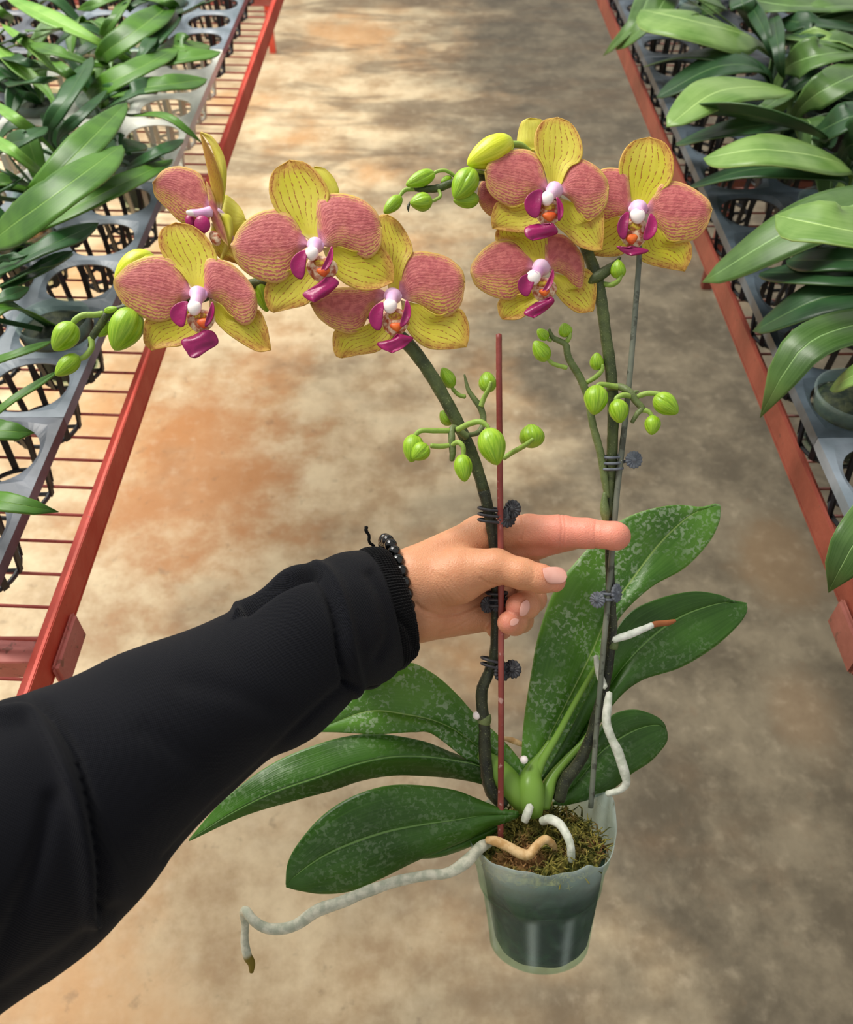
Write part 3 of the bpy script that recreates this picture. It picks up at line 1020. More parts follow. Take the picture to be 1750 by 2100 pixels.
GR = 'broad-leaved orchids on the right bench'
bench_plant(1, 1600, 90, Z3(
    (1160, 235, 480, 60, 215, 'leaf_r2', {'za': .03, 'mid': (800, 130), 'fold': .05, 'curl': .2, 'zt': 1.03}),
    (740, -40, 330, 300, 130, 'leaf_r1', {'zt': .95, 'zb': 1.0, 'za': .03}),
    (640, -60, 255, 335, 110, 'leaf_r1', {'zt': .93, 'zb': 1.0}),
    (1290, 380, 1090, -60, 70, 'leaf_r3', {'roll': .9, 'mid': (1220, 180)}),
    (1330, 460, 1270, 60, 90, 'leaf_r3', {'roll': .6}),
    (1130, 130, 1060, -60, 110, 'leaf_r3', {'roll': .5})), 'broad-leaved orchid at the top of the right bench with a wide pale leaf', GR, kind='broad')
bench_plant(1, 1605, 165, Z3(
    (1230, 440, 500, 400, 110, 'leaf_r3', {'mid': (860, 330), 'zt': .95}),
    (1230, 440, 575, 585, 150, 'leaf_r3', {'mid': (950, 400), 'zt': .96}),
    (1360, 545, 635, 760, 190, 'leaf_r2', {'mid': (960, 545), 'za': .035, 'curl': .2}),
    (1320, 250, 1900, 320, 130, 'leaf_r1', {'mid': (1600, 240)}),
    (1340, 420, 1900, 300, 120, 'leaf_r1', {'mid': (1560, 330)}),
    (1310, 250, 1700, 150, 80, 'leaf_r3')), 'orchid with a bright yellowish leaf over the right tray edge', GR, kind='broad')
bench_plant(1, 1690, 265, Z3(
    (1580, 840, 690, 660, 110, 'leaf_r3', {'mid': (1150, 690), 'za': .05, 'roll': -.7, 'zt': 1.0}),
    (1420, 740, 690, 860, 110, 'leaf_r3', {'mid': (1000, 780), 'zt': .95}),
    (1440, 640, 1960, 380, 190, 'leaf_r1', {'mid': (1650, 500)}),
    (1540, 790, 1980, 640, 150, 'leaf_r3', {'mid': (1740, 700)}),
    (1380, 560, 1120, 700, 80, 'leaf_r1', {})), 'broad-leaved orchid on the right bench under a dark curved leaf', GR, kind='broad')
bench_plant(1, 1735, 345, Z3(
    (1720, 1010, 855, 950, 195, 'leaf_r2', {'mid': (1250, 900), 'za': .04, 'curl': .2}),
    (1700, 1070, 765, 1120, 150, 'leaf_r3', {'mid': (1200, 1010), 'zt': .94}),
    (1700, 900, 2000, 800, 150, 'leaf_r3')), 'orchid with a long pale leaf above the empty cell, right bench', GR, kind='broad')
bench_plant(1, 1850, 470, Z3(
    (2150, 1150, 850, 1690, 290, 'leaf_r1', {'mid': (1480, 1330), 'za': .05, 'zt': .95, 'zb': 1.02, 'curl': .25}),
    (2250, 1480, 1285, 1290, 290, 'leaf_r2', {'mid': (1700, 1380), 'za': .03, 'zt': 1.08, 'zb': 1.05}),
    (1950, 1560, 1350, 1560, 120, 'leaf_r3', {'zt': .97})), 'broad-leaved orchid at the right photo edge, widest leaves hanging over the red rail', GR, kind='broad')
bench_plant(1, 1850, 600, [
    (1850, 600, 1545, 680, 72, 'leaf_r3', {'mid': (1690, 612), 'zt': .93}),
    (1880, 640, 1560, 857, 92, 'leaf_r1', {'mid': (1665, 700), 'za': .05, 'zt': .95, 'curl': .2}),
    (1860, 560, 1560, 560, 60, 'leaf_r3', {'zt': .95})], 'broad-leaved orchid at the right photo edge, one leaf tip drooping over the rail', GR, kind='broad')
bench_plant(1, 1860, 780, [(1850, 745, 1703, 800, 46, 'leaf_r2', {'mid': (1765, 765), 'zt': .97})], 'broad-leaved orchid out of frame on the right, one small pale leaf tip showing', GR, fill=0, kind='broad')
bench_plant(1, 1890, 1020, [(1880, 1010, 1700, 1215, 100, 'leaf_r1', {'mid': (1765, 1100), 'zt': .96, 'za': .03})], 'orchid mostly outside the right edge, one leaf tip low beside the rail', GR, fill=0, kind='broad')
bench_plant(1, 1720, 20, Z3(
    (1900, 0, 1130, 0, 150, 'leaf_r1', {'mid': (1450, 40)}), (1950, 60, 1400, 90, 130, 'leaf_r1', {'mid': (1650, 40)}),
    (1900, 200, 1310, 120, 100, 'leaf_r3', {'mid': (1560, 150)}), (1900, 400, 1400, 230, 100, 'leaf_r2', {'mid': (1620, 240)})), 'broad-leaved orchid in the top right corner of the photo', GR, kind='broad')
bench_plant(1, 1480, -20, [(1480, 10, 1360, -40, 40, 'leaf_r1')], 'broad-leaved orchid at the top edge beside the rail end', GR, fill=3, kind='broad', z=.96)
bench_plant(1, 1700, 170, [], 'shaded orchid behind the bright leaves at the right photo edge', GR, fill=4, kind='broad')

# ================================================================ the orchid held in the hand
OR = thing('moth_orchid', 'yellow and rose moth orchid in a clear pot, held up by the hand', 'potted orchid', P(1105, 1960, 0.615))

def DS(y):      # depth of the spikes and stakes along the photo
    return 0.600 - (1700 - y) / 1300.0 * 0.062

# ---- pot
Opot = P(1109, 1702, 0.600)
A_ = (UP * math.cos(math.radians(11)) - FW * math.sin(math.radians(11)) + RT * -0.01).normalized()
X_ = (RT - A_ * RT.dot(A_)).normalized()
Y_ = A_.cross(X_)          # away from the camera
PM = Matrix.Identity(4)
for i in range(3):
    PM[i][0], PM[i][1], PM[i][2], PM[i][3] = X_[i], Y_[i], A_[i], Opot[i]

def rimh(a):     # a = 0 right, -90 deg = towards camera
    d = math.degrees(a) % 360
    h = 0.0
    h += 0.019 * math.exp(-(min(abs(d - 12), abs(d - 372)) / 30) ** 2)
    h -= 0.004 * math.exp(-((d - 318) / 14) ** 2)
    h += 0.0022 * math.exp(-((d - 300) / 7) ** 2)
    h += 0.0007 * math.sin(a * 9) + 0.0005 * math.sin(a * 17 + 1)
    return h
N = 120
prof = [(0.0, -0.0895), (0.020, -0.0895), (0.033, -0.0885), (0.0352, -0.0865), (0.0362, -0.080), (0.0385, -0.062), (0.0408, -0.046), (0.0418, -0.0405), (0.0432, -0.0395), (0.0446, -0.030),
        (0.0462, -0.022), (0.0474, -0.0185), (0.0482, -0.017), (0.0490, -0.012), (0.0498, -0.008), (0.0506, -0.004), (0.0520, 0.0)]
bm = bmesh.new()
rings = []
cl = []
for j, (r, z) in enumerate(prof):
    ring = []
    for k in range(N):
        a = 2 * math.pi * k / N
        rr = r
        if 4 <= j <= 7:     # flat panels pressed in the lower wall
            rr -= 0.0007 * (0.5 + 0.5 * math.cos(a * 8)) ** 3
        if j >= 9:
            rr += 0.0009 * mnoise.noise(Vector((math.cos(a) * 3, math.sin(a) * 3, j * 0.35))) * (j - 8)/5
        f = max(0, (z + 0.045) / 0.045)
        zz_ = z + rimh(a) * f ** 2
        v = bm.verts.new(PM @ Vector((rr * math.cos(a), rr * math.sin(a), zz_)))
        ring.append(v)
        cl.append(max(0.0, min(1.0, (z + 0.034) / 0.034)) ** 1.3 * (0.75 + 0.25 * math.sin(a * 5)) if j > 7 else (0.04 + 0.42 * max(math.exp(-(((math.degrees(a) - c0 + 180) % 360 - 180) / 5.0) ** 2) for c0 in (256, 292, 20, 110, 160, 205)) if 3 < j < 7 else 0.04))
    rings.append(ring)
for a, b in zip(rings, rings[1:]):
    for k in range(N):
        bm.faces.new((a[k], a[(k + 1) % N], b[(k + 1) % N], b[k]))
pot_o = link('pot', bm, M['pot'], OR)
pot_o.data.attributes.new('cloud', 'FLOAT', 'POINT').data.foreach_set('value', cl)
solid(pot_o, 0.0005)
pot_o['label'] = 'clear plastic pot with a milky crumpled rim'
# packed moss seen through the wall (pulled a little away from the left side)
bm = lathe([(0.0, -0.086), (0.030, -0.086), (0.0335, -0.08), (0.0372, -0.058), (0.0405, -0.036), (0.0430, -0.022), (0.044, -0.014), (0.030, -0.009), (0.014, -0.007), (0.0, -0.006)], 64, M_=PM @ Matrix.Translation((0.0015, 0, 0)))
for v in bm.verts:
    q = v.co * 60
    v.co += (v.co - Opot).normalized() * 0.0016 * mnoise.noise(q)
link('packed_moss', bm, M['wet'], OR)

# loose moss on top
bm = bmesh.new()
rm = random.Random(3)
for i in range(1300):
    a = rm.uniform(0, 2 * math.pi); r = 0.043 * math.sqrt(rm.random())
    z = -0.011 + rm.uniform(-.003, .007) + 0.006 * (1 - (r / .043) ** 2)
    c = Vector((r * math.cos(a), r * math.sin(a), z))
    pts = []
    d = Vector((rm.uniform(-1, 1), rm.uniform(-1, 1), rm.uniform(-.4, .9))).normalized()
    L = rm.uniform(0.005, 0.013)
    for k in range(4):
        pts.append((PM @ c, rm.uniform(0.00035, 0.0009) * (1 - 0.15 * k)))
        c = c + d * L / 3
        d = (d + Vector((rm.uniform(-.8, .8), rm.uniform(-.8, .8), rm.uniform(-.7, .4)))).normalized()
    tube_bm(pts, seg=5, bm=bm)
mb = lathe([(0.0440, -0.016), (0.043, -0.012), (0.036, -0.008), (0.026, -0.0045), (0.014, -0.003), (0.0001, -0.002)], 64, M_=PM)
bmesh.ops.subdivide_edges(mb, edges=mb.edges[:], cuts=2, use_grid_fill=True)
for v in mb.verts:
    v.co += A_ * 0.004 * mnoise.noise(v.co * 120) + A_ * 0.002 * mnoise.noise(v.co * 420)
_m = bpy.data.meshes.new('tmp'); mb.to_mesh(_m); mb.free(); bm.from_mesh(_m)
mo = link('moss', bm, M['moss'], OR)
mo['kind'] = 'stuff'

# ---- leaves
def ds(b, t): return dict(dB=b, dT=t)
edge_leaf('leaf',
    [(1075, 1600), (1070, 1560), (1075, 1480), (1090, 1380), (1105, 1300), (1138, 1210), (1185, 1148), (1240, 1092), (1300, 1055), (1380, 1036), (1440, 1041), (1470, 1032), (1477, 1036)],
    [(1088, 1605), (1118, 1530), (1172, 1425), (1217, 1335), (1252, 1255), (1297, 1190), (1350, 1118), (1405, 1064), (1445, 1042), (1477, 1036)],
    [(1104, 1605), (1132, 1560), (1187, 1460), (1240, 1352), (1266, 1272), (1332, 1206), (1402, 1166), (1452, 1115), (1475, 1070), (1477, 1036)],
    0.606, 0.625, M['leaf_spot'], OR, arch=0.006, foldL=-0.002, foldR=-0.006)['label'] = 'large upright leaf with pale mottling, behind the finger'
edge_leaf('leaf',
    [(1100, 1640), (1108, 1590), (1150, 1520), (1195, 1440), (1240, 1340), (1285, 1263), (1345, 1230), (1420, 1213), (1475, 1220), (1502, 1232), (1531, 1238)],
    [(1112, 1645), (1170, 1548), (1222, 1455), (1272, 1375), (1332, 1310), (1392, 1266), (1450, 1243), (1495, 1234), (1531, 1238)],
    [(1124, 1645), (1192, 1545), (1256, 1445), (1312, 1396), (1392, 1370), (1460, 1330), (1510, 1286), (1531, 1256), (1531, 1238)],
    0.612, 0.640, M['leaf_main'], OR, arch=0.006, foldL=-0.004, foldR=-0.004)
edge_leaf('leaf',
    [(1135, 1650), (1180, 1575), (1222, 1503), (1258, 1466), (1300, 1456), (1338, 1466), (1360, 1482), (1368, 1505)],
    [(1138, 1650), (1190, 1594), (1232, 1542), (1280, 1508), (1320, 1490), (1350, 1486), (1364, 1494), (1368, 1505)],
    [(1152, 1652), (1202, 1640), (1252, 1620), (1292, 1588), (1332, 1562), (1357, 1536), (1367, 1520), (1368, 1505)],
    0.622, 0.638, M['leaf_main'], OR, foldL=0.002, foldR=0.002)
edge_leaf('leaf',
    [(1095, 1600), (1055, 1545), (1012, 1500), (975, 1468), (935, 1423), (885, 1380), (830, 1358), (760, 1385), (690, 1450), (640, 1500)],
    [(1085, 1620), (1032, 1574), (982, 1532), (930, 1496), (880, 1476), (830, 1466), (780, 1458), (740, 1462), (690, 1480), (640, 1500)],
    [(1075, 1640), (1012, 1594), (950, 1552), (888, 1504), (850, 1500), (810, 1503), (770, 1505), (730, 1503), (690, 1501), (640, 1500)],
    0.606, 0.600, M['leaf_spot'], OR, arch=0.004, foldL=0.004, foldR=-0.006)['label'] = 'leaf with pale mottling below the cuff'
edge_leaf('leaf',
    [(1062, 1600), (985, 1566), (930, 1546), (870, 1522), (800, 1508), (740, 1507), (660, 1524), (560, 1566), (460, 1640), (388, 1722)],
    [(1062, 1615), (990, 1574), (935, 1560), (870, 1551), (800, 1552), (725, 1568), (650, 1594), (560, 1625), (470, 1670), (388, 1722)],
    [(1062, 1650), (1000, 1612), (935, 1596), (865, 1590), (800, 1590), (740, 1600), (680, 1620), (600, 1642), (500, 1672), (388, 1724)],
    0.602, 0.585, M['leaf_main'], OR, arch=0.0, foldL=0.010, foldR=0.008, bulge=0.0)
edge_leaf('leaf',
    [(1062, 1664), (1030, 1660), (980, 1640), (930, 1621), (860, 1611), (790, 1613), (720, 1635), (660, 1675), (612, 1730), (591, 1770), (587, 1812)],
    [(1065, 1670), (1040, 1670), (990, 1672), (930, 1682), (860, 1692), (790, 1706), (720, 1729), (670, 1751), (632, 1775), (602, 1799), (587, 1816)],
    [(1062, 1676), (1030, 1688), (1000, 1697), (960, 1720), (910, 1741), (850, 1766), (780, 1801), (720, 1826), (660, 1832), (612, 1825), (587, 1818)],
    0.590, 0.562, M['leaf_main'], OR, arch=-0.006, foldL=0.003, foldR=0.003)['label'] = 'broad dark leaf reaching down left over the pot rim'
edge_leaf('leaf',
    [(1030, 1684), (950, 1712), (880, 1738), (842, 1757)],
    [(1030, 1690), (960, 1720), (890, 1746), (842, 1758)],
    [(1030, 1698), (970, 1732), (900, 1756), (842, 1759)],
    0.600, 0.575, M['leaf_main'], OR, foldL=0.002, foldR=0.003)

# leaf bases clasping the short trunk
link('crown', tpx([(1100, 1672, .598, 14), (1092, 1650, .597, 26), (1088, 1615, .598, 28), (1092, 1585, .602, 20), (1110, 1550, .606, 9), (1128, 1520, .608, 5)], 30, 20), M['leaf_fresh'], OR)
link('crown', tpx([(1092, 1668, .603, 14), (1070, 1640, .601, 24), (1042, 1605, .600, 28), (1015, 1572, .600, 22), (985, 1545, .601, 10)], 26, 18), M['leaf_fresh'], OR)
link('crown', tpx([(1112, 1655, .604, 16), (1120, 1625, .606, 17), (1136, 1590, .609, 11), (1165, 1555, .612, 8), (1200, 1515, .615, 5), (1235, 1455, .617, 3)], 30, 16), M['leaf_fresh'], OR)
link('leaf_keel', tpx([(1096, 1600, .601, 12), (1112, 1560, .602, 9), (1142, 1510, .603, 7), (1180, 1440, .604, 6), (1215, 1380, .604, 5), (1240, 1340, .604, 3)], 30, 12), M['leaf_fresh'], OR)

# ---- roots
tube_uv('aerial_root', [(1005, 1728, .580, 9), (985, 1738, .572, 12), (955, 1768, .560, 12), (920, 1790, .555, 11), (870, 1796, .552, 11), (820, 1806, .55, 11), (760, 1826, .548, 11.5), (700, 1850, .546, 12), (650, 1868, .545, 13), (615, 1893, .545, 12), (580, 1905, .544, 11.5), (545, 1903, .543, 10.5), (518, 1886, .543, 10), (505, 1868, .546, 9.5), (500, 1872, .552, 8.5), (503, 1895, .555, 8), (502, 1930, .556, 8.5), (508, 1960, .556, 9.5), (516, 1975, .556, 8), (516, 1994, .556, 4)], M['root'], OR, 160, 14)['label'] = 'long silvery aerial root with an olive tip, hanging left of the pot'
tube_uv('root', [(998, 1722, .572, 7), (1020, 1726, .570, 10), (1045, 1738, .568, 10), (1065, 1749, .567, 11), (1085, 1752, .567, 10), (1100, 1735, .568, 9), (1118, 1722, .570, 9), (1132, 1730, .574, 8), (1140, 1748, .582, 5)], M['root_tan'], OR, 60)['label'] = 'tan kinked root lying on the moss'
tube_uv('root', [(1112, 1684, .588, 9), (1128, 1680, .582, 10), (1148, 1690, .576, 9.5), (1163, 1712, .57, 9), (1171, 1738, .568, 9), (1172, 1764, .572, 8)], M['root_white'], OR, 50)['label'] = 'white root arching over the moss'
tube_uv('root', [(1222, 1345, .592, 5), (1229, 1380, .592, 8), (1240, 1410, .588, 7)], M['root_white'], OR, 30)
tube_uv('aerial_root', [(1250, 1420, .586, 6), (1247, 1445, .584, 9), (1244, 1480, .583, 9.5), (1255, 1515, .583, 9), (1269, 1545, .584, 10), (1280, 1580, .585, 10), (1285, 1605, .587, 8), (1272, 1620, .59, 7), (1245, 1628, .595, 6)], M['root_white'], OR, 80)
tube_uv('aerial_root', [(1258, 1312, .588, 7), (1290, 1302, .592, 8), (1320, 1290, .596, 7), (1345, 1280, .6, 6.5), (1370, 1277, .603, 6), (1385, 1273, .606, 3)], M['root_tip'], OR, 60)['label'] = 'white aerial root with a brown tip, crossing a leaf'
tube_uv('root', [(1076, 1684, .586, 8), (1082, 1668, .585, 9), (1088, 1652, .586, 8)], M['root_white'], OR, 20)
tube_uv('root', [(1030, 1513, .612, 4), (1050, 1518, .612, 6), (1078, 1530, .612, 5)], M['root_tan'], OR, 20)
for (x, y, d, r) in ((978, 1467, .588, 8.5), (1075, 1558, .594, 8.5)):
    bm = bmesh.new(); ellipsoid(bm, Matrix.Translation(P(x, y, d)) @ Matrix.Scale(r * d / FPX, 4))
    link('root_bud', bm, M['white'], OR)

# ---- spikes (flower stems)
s1a = [(1035, 1650, .597, 13), (1010, 1625, .595, 14), (999, 1590, .594, 13), (995, 1540, .592, 13), (994, 1490, .590, 12), (988, 1440, .588, 12), (990, 1410, .586, 12), (1003, 1380, .585, 11.5), (1014, 1345, .584, 11), (1018, 1290, .582, 11), (1018, 1200, .577, 11), (1014, 1120, .574, 11.5), (1005, 1060, .571, 12), (992, 1005, .568, 12)]
s1b = [(992, 1005, .568, 12), (975, 950, .565, 12.5), (955, 900, .563, 12.5), (925, 840, .560, 13), (888, 775, .558, 13.5), (845, 715, .558, 14), (800, 672, .558, 13), (740, 632, .557, 12), (640, 600, .556, 11), (545, 582, .555, 11), (480, 590, .553, 10), (400, 615, .551, 9), (310, 628, .55, 8), (262, 630, .549, 8), (222, 645, .549, 9), (205, 668, .549, 8), (190, 690, .549, 7), (184, 712, .549, 4)]
link('flower_spike', tpx(s1a, 90, 16, .12), M['stem_dark'], OR)['label'] = 'dark lower part of the left flower spike'
link('flower_spike', tpx(s1b, 120, 16, .1), M['stem'], OR)['label'] = 'arching left flower spike'
link('stem_node', tpx([(992, 1484, .590, 13.5), (994, 1474, .590, 14.5), (994, 1466, .590, 13)], 8, 16), M['stem_side'], OR)
s2a = [(1146, 1640, .606, 13), (1160, 1600, .604, 13), (1190, 1560, .602, 12), (1212, 1510, .600, 11), (1226, 1460, .598, 11), (1242, 1400, .596, 10), (1250, 1350, .593, 10), (1256, 1290, .590, 10), (1254, 1240, .588, 10), (1251, 1150, .585, 9.5), (1250, 1060, .579, 10)]
s2b = [(1250, 1060, .579, 10), (1253, 980, .576, 11), (1257, 900, .571, 11.5), (1258, 840, .569, 12), (1254, 770, .566, 12), (1243, 690, .563, 12), (1234, 620, .561, 12.5), (1222, 565, .560, 13), (1208, 525, .560, 12), (1185, 470, .561, 12), (1140, 410, .562, 11), (1080, 375, .560, 10), (1020, 362, .556, 9), (965, 365, .553, 8), (925, 376, .552, 8), (898, 386, .552, 8), (870, 388, .552, 7), (850, 386, .552, 6)]
link('flower_spike', tpx(s2a, 80, 16, .12), M['stem_dark'], OR)['label'] = 'dark lower part of the right flower spike'
link('flower_spike', tpx(s2b, 120, 16, .1), M['stem'], OR)['label'] = 'right flower spike'
link('stem_node', tpx([(1256, 1330, .5915, 11), (1257, 1322, .5915, 11.8), (1257, 1314, .5915, 11)], 8, 16), M['stem_side'], OR)
link('side_spike', tpx([(1246, 1020, .575, 6), (1240, 980, .574, 8), (1232, 930, .571, 8), (1216, 870, .568, 8), (1206, 815, .566, 8), (1190, 775, .564, 8), (1167, 735, .562, 7.5), (1161, 708, .561, 7), (1150, 700, .561, 6), (1134, 692, .561, 5.5), (1126, 675, .561, 3)], 70, 12, .1), M['stem_side'], OR)
link('stem_sheath', tpx([(1243, 1070, .574, 6), (1241, 1050, .574, 10), (1240, 1030, .574, 8), (1241, 1010, .574, 4)], 12, 12), M['stem_side'], OR)
link('stem_sheath', tpx([(1208, 580, .558, 5), (1222, 570, .556, 11), (1243, 556, .556, 11), (1262, 540, .557, 6), (1272, 528, .558, 3)], 16, 12), M['stem'], OR)

ZB = (780, 640, 2.692)
def bt(pts, Z=ZB):
    return [(Z[0] + x / Z[2], Z[1] + y / Z[2], d, r / Z[2]) for x, y, d, r in pts]
for pts in (
    [(480, 690, .557, 22), (440, 660, .555, 20), (400, 640, .552, 18), (395, 700, .550, 20), (400, 770, .550, 19), (395, 820, .551, 14)],
    [(470, 680, .560, 12), (530, 670, .564, 14), (560, 640, .566, 16), (570, 590, .567, 17), (555, 530, .567, 18), (520, 480, .567, 16), (485, 425, .567, 12), (465, 345, .567, 5)],
    [(1260, 420, .566, 18), (1320, 412, .560, 20), (1375, 440, .556, 22), (1410, 490, .555, 20), (1445, 530, .555, 18), (1420, 560, .555, 14), (1390, 610, .556, 11)],
    [(1380, 455, .556, 13), (1410, 440, .555, 10), (1428, 438, .555, 5)],
):
    link('bud_branch', tpx(bt(pts), 40, 12, .1), M['stem_side'], OR)

def bud(tip, base, w, d, pedpts=None, Z=None, mat='bud', dtilt=-0.004):
    if Z:
        tip = (Z[0] + tip[0] / Z[2], Z[1] + tip[1] / Z[2]); base = (Z[0] + base[0] / Z[2], Z[1] + base[1] / Z[2]); w = w / Z[2]
        pedpts = bt(pedpts, Z) if pedpts else None
    T_, B_ = P(tip[0], tip[1], d + dtilt), P(base[0], base[1], d)
    ax = T_ - B_
    L = ax.length
    r = w / 2 * d / FPX
    F_ = frame(B_, ax, -FW)
    n, seg = 26, 48
    G = np.zeros((n, seg + 1, 3)); uv = np.zeros((n, seg + 1, 2))
    ph = rnd.uniform(0, 2)
    for i in range(n):
        t = i / (n - 1)
        rr = r * (math.sin(math.pi * t ** 0.85) ** 0.62) * (1.0 - 0.10 * t)
        for j in range(seg + 1):
            a = 2 * math.pi * j / seg
            b = (a * 3 / (2 * math.pi) + ph + 0.16 * t) % 1.0
            seam = min(b, 1 - b)
            q = rr * (1 - 0.10 * math.exp(-(seam / 0.045) ** 2) + 0.03 * (0.5 - abs(b - 0.5))* 2 + 0.05 * (b - .5))
            G[i, j] = F_ @ Vector((q * math.cos(a), q * math.sin(a), L * t))
            uv[i, j] = (j / seg, t)
    G[:, -1] = G[:, 0]
    o = grid_mesh('bud', G, uv, M[mat], OR)
    if pedpts:
        link('pedicel', tpx(pedpts, 24, 10), M['pedicel'], o)
    return o

bud((170, 830), (190, 675), 120, .548, [(385, 655, .551, 15), (300, 655, .547, 15), (225, 655, .545, 14), (188, 685, .546, 13)], ZB)
bud((178, 812), (262, 735), 105, .543, [(385, 735, .550, 13), (330, 742, .547, 15), (280, 738, .545, 14)], ZB)
bud((468, 938), (450, 785), 105, .545, [(395, 735, .549, 12), (430, 718, .545, 14), (458, 745, .544, 14), (460, 790, .545, 12)], ZB)
bud((648, 846), (592, 640), 158, .540, [(425, 650, .550, 16), (490, 618, .545, 16), (550, 605, .541, 16), (590, 628, .540, 13), (600, 650, .540, 10)], ZB)
bud((585, 330), (600, 440), 104, .566, [(555, 520, .566, 16), (575, 470, .564, 14), (600, 425, .560, 13), (612, 385, .558, 9)], ZB, dtilt=.006)
bud((342, 306), (402, 418), 84, .567, [(470, 468, .567, 12), (435, 458, .567, 12), (405, 430, .567, 11), (395, 408, .567, 9)], ZB)
bud((335, 545), (395, 620), 80, .570, None, ZB)
bud((830, 620), (842, 745), 146, .570, [(680, 808, .572, 14), (730, 775, .570, 14), (800, 735, .563, 14), (845, 700, .560, 10)], ZB, dtilt=.006)
bud((868, 95), (925, 150), 62, .561, [(925, 150, .561, 10), (945, 158, .561, 10)], ZB)
bud((1012, 60), (1030, 138), 80, .562, [(1025, 170, .561, 14), (1045, 140, .559, 12), (1048, 110, .558, 8)], ZB)
bud((850, 160), (925, 268), 98, .560, [(920, 252, .559, 11), (955, 285, .559, 12), (1030, 308, .561, 13)], ZB)
bud((1195, 222), (1195, 322), 80, .566, [(1140, 390, .566, 12), (1190, 358, .564, 14), (1225, 320, .562, 12), (1228, 290, .561, 9)], ZB)
bud((1180, 568), (1200, 405), 136, .555, [(1315, 415, .560, 16), (1250, 402, .557, 15), (1205, 402, .555, 13), (1195, 430, .555, 10)], ZB)
bud((1325, 614), (1310, 482), 112, .552, [(1395, 468, .556, 15), (1345, 458, .553, 15), (1305, 475, .552, 13), (1305, 500, .552, 10)], ZB)
bud((1645, 560), (1515, 460), 124, .553, [(1420, 465, .556, 15), (1480, 448, .553, 15), (1545, 452, .551, 12)], ZB)
bud((1498, 678), (1508, 572), 92, .556, [(1445, 540, .555, 14), (1480, 548, .555, 13), (1508, 580, .555, 11)], ZB)
bud((1268, 532), (1268, 572), 33, .556, [(1236, 582, .56, 5.5), (1254, 584, .557, 5.5), (1268, 576, .554, 5), (1275, 562, .552, 4)])
ZC2 = (460, 310, 3.365)
bud((1102, 428), (1222, 312), 96, .550, [(1320, 262, .552, 15), (1250, 268, .551, 15), (1210, 310, .551, 12)], ZC2)
bud((1253, 236), (1455, 150), 112, .550, [(1598, 175, .553, 13), (1530, 135, .551, 13), (1470, 140, .550, 12), (1445, 160, .550, 10)], ZC2)
bud((1282, 358), (1436, 344), 130, .546, [(1480, 265, .551, 12), (1492, 310, .549, 12), (1450, 340, .547, 12), (1425, 345, .546, 9)], ZC2)
bud((1590, 330), (1725, 130), 180, .544, [(1800, 150, .55, 12), (1740, 140, .546, 12), (1710, 150, .545, 9)], ZC2)
bud((1580, 340), (1760, 330), 120, .552, None, ZC2)
bud((1495, 215), (1570, 185), 60, .555, None, ZC2)
link('stem_bract', tpx(bt([(1283, 350, .5475, 5), (1270, 385, .547, 10), (1272, 420, .547, 2)], ZC2), 10, 8), M['stem_dark'], OR)
bud((958, 338), (1052, 288), 64, .548, [(1085, 312, .556, 7), (1068, 298, .553, 7), (1048, 296, .549, 7)], None, 'bud_y')
ZD = (60, 580, 6.25)
bud((312, 868), (590, 520), 330, .545, [(950, 400, .549, 46), (840, 410, .547, 42), (700, 415, .545, 42), (600, 470, .544, 42), (550, 540, .545, 34)], ZD)
bud((335, 1190), (640, 930), 240, .547, [(790, 700, .549, 40), (800, 830, .548, 38), (720, 940, .547, 38), (630, 985, .547, 30)], ZD)
bud((1090, 868), (1360, 330), 440, .540, None, ZD)
bud((880, 690), (1040, 500), 170, .555, None, ZD)
bud((1130, 320), (960, 370), 90, .547, None, ZD)
bud((236, 576), (318, 524), 66, .546, None, None, 'bud_y')
bud((548, 640), (532, 560), 44, .560, None, None)

# ---- flowers
ZA, ZF, ZC = (220, 260, 4.2), (460, 310, 3.36538), (950, 220, 3.30189)
def z2p(Z, p):
    return (Z[0] + p[0] / Z[2], Z[1] + p[1] / Z[2])

def disc_blob(parent, name, Z, c, rx, ry, ang, d, dz, mat, bend=0.0, arc=0.0, taper=0.0, pinch=0.0):
    """fleshy lobe: ellipsoid given by centre, half axes in zoom px, rotation and depth thickness (m)"""
    x, y = z2p(Z, c)
    s = d / FPX / Z[2]
    O = P(x, y, d)
    a = math.radians(ang)
    ex = RT * math.cos(a) - UP * math.sin(a)
    ey = -(RT * math.sin(a) + UP * math.cos(a))       # q.y = +1 is the lower end
    bm = bmesh.new()
    bmesh.ops.create_uvsphere(bm, u_segments=28, v_segments=20, radius=1.0)
    for v in bm.verts:
        q = v.co.copy()
        z = q.z * dz + bend * (q.x ** 2 + 0.6 * q.y ** 2) * dz * 2
        xx = q.x * (1 - taper * q.y) * (1 - pinch * q.y * q.y) + arc * (q.y * q.y - .3)
        v.co = O + ex * (xx * rx * s) + ey * (q.y * ry * s) + FW * z
    return link(name, bm, mat, parent)

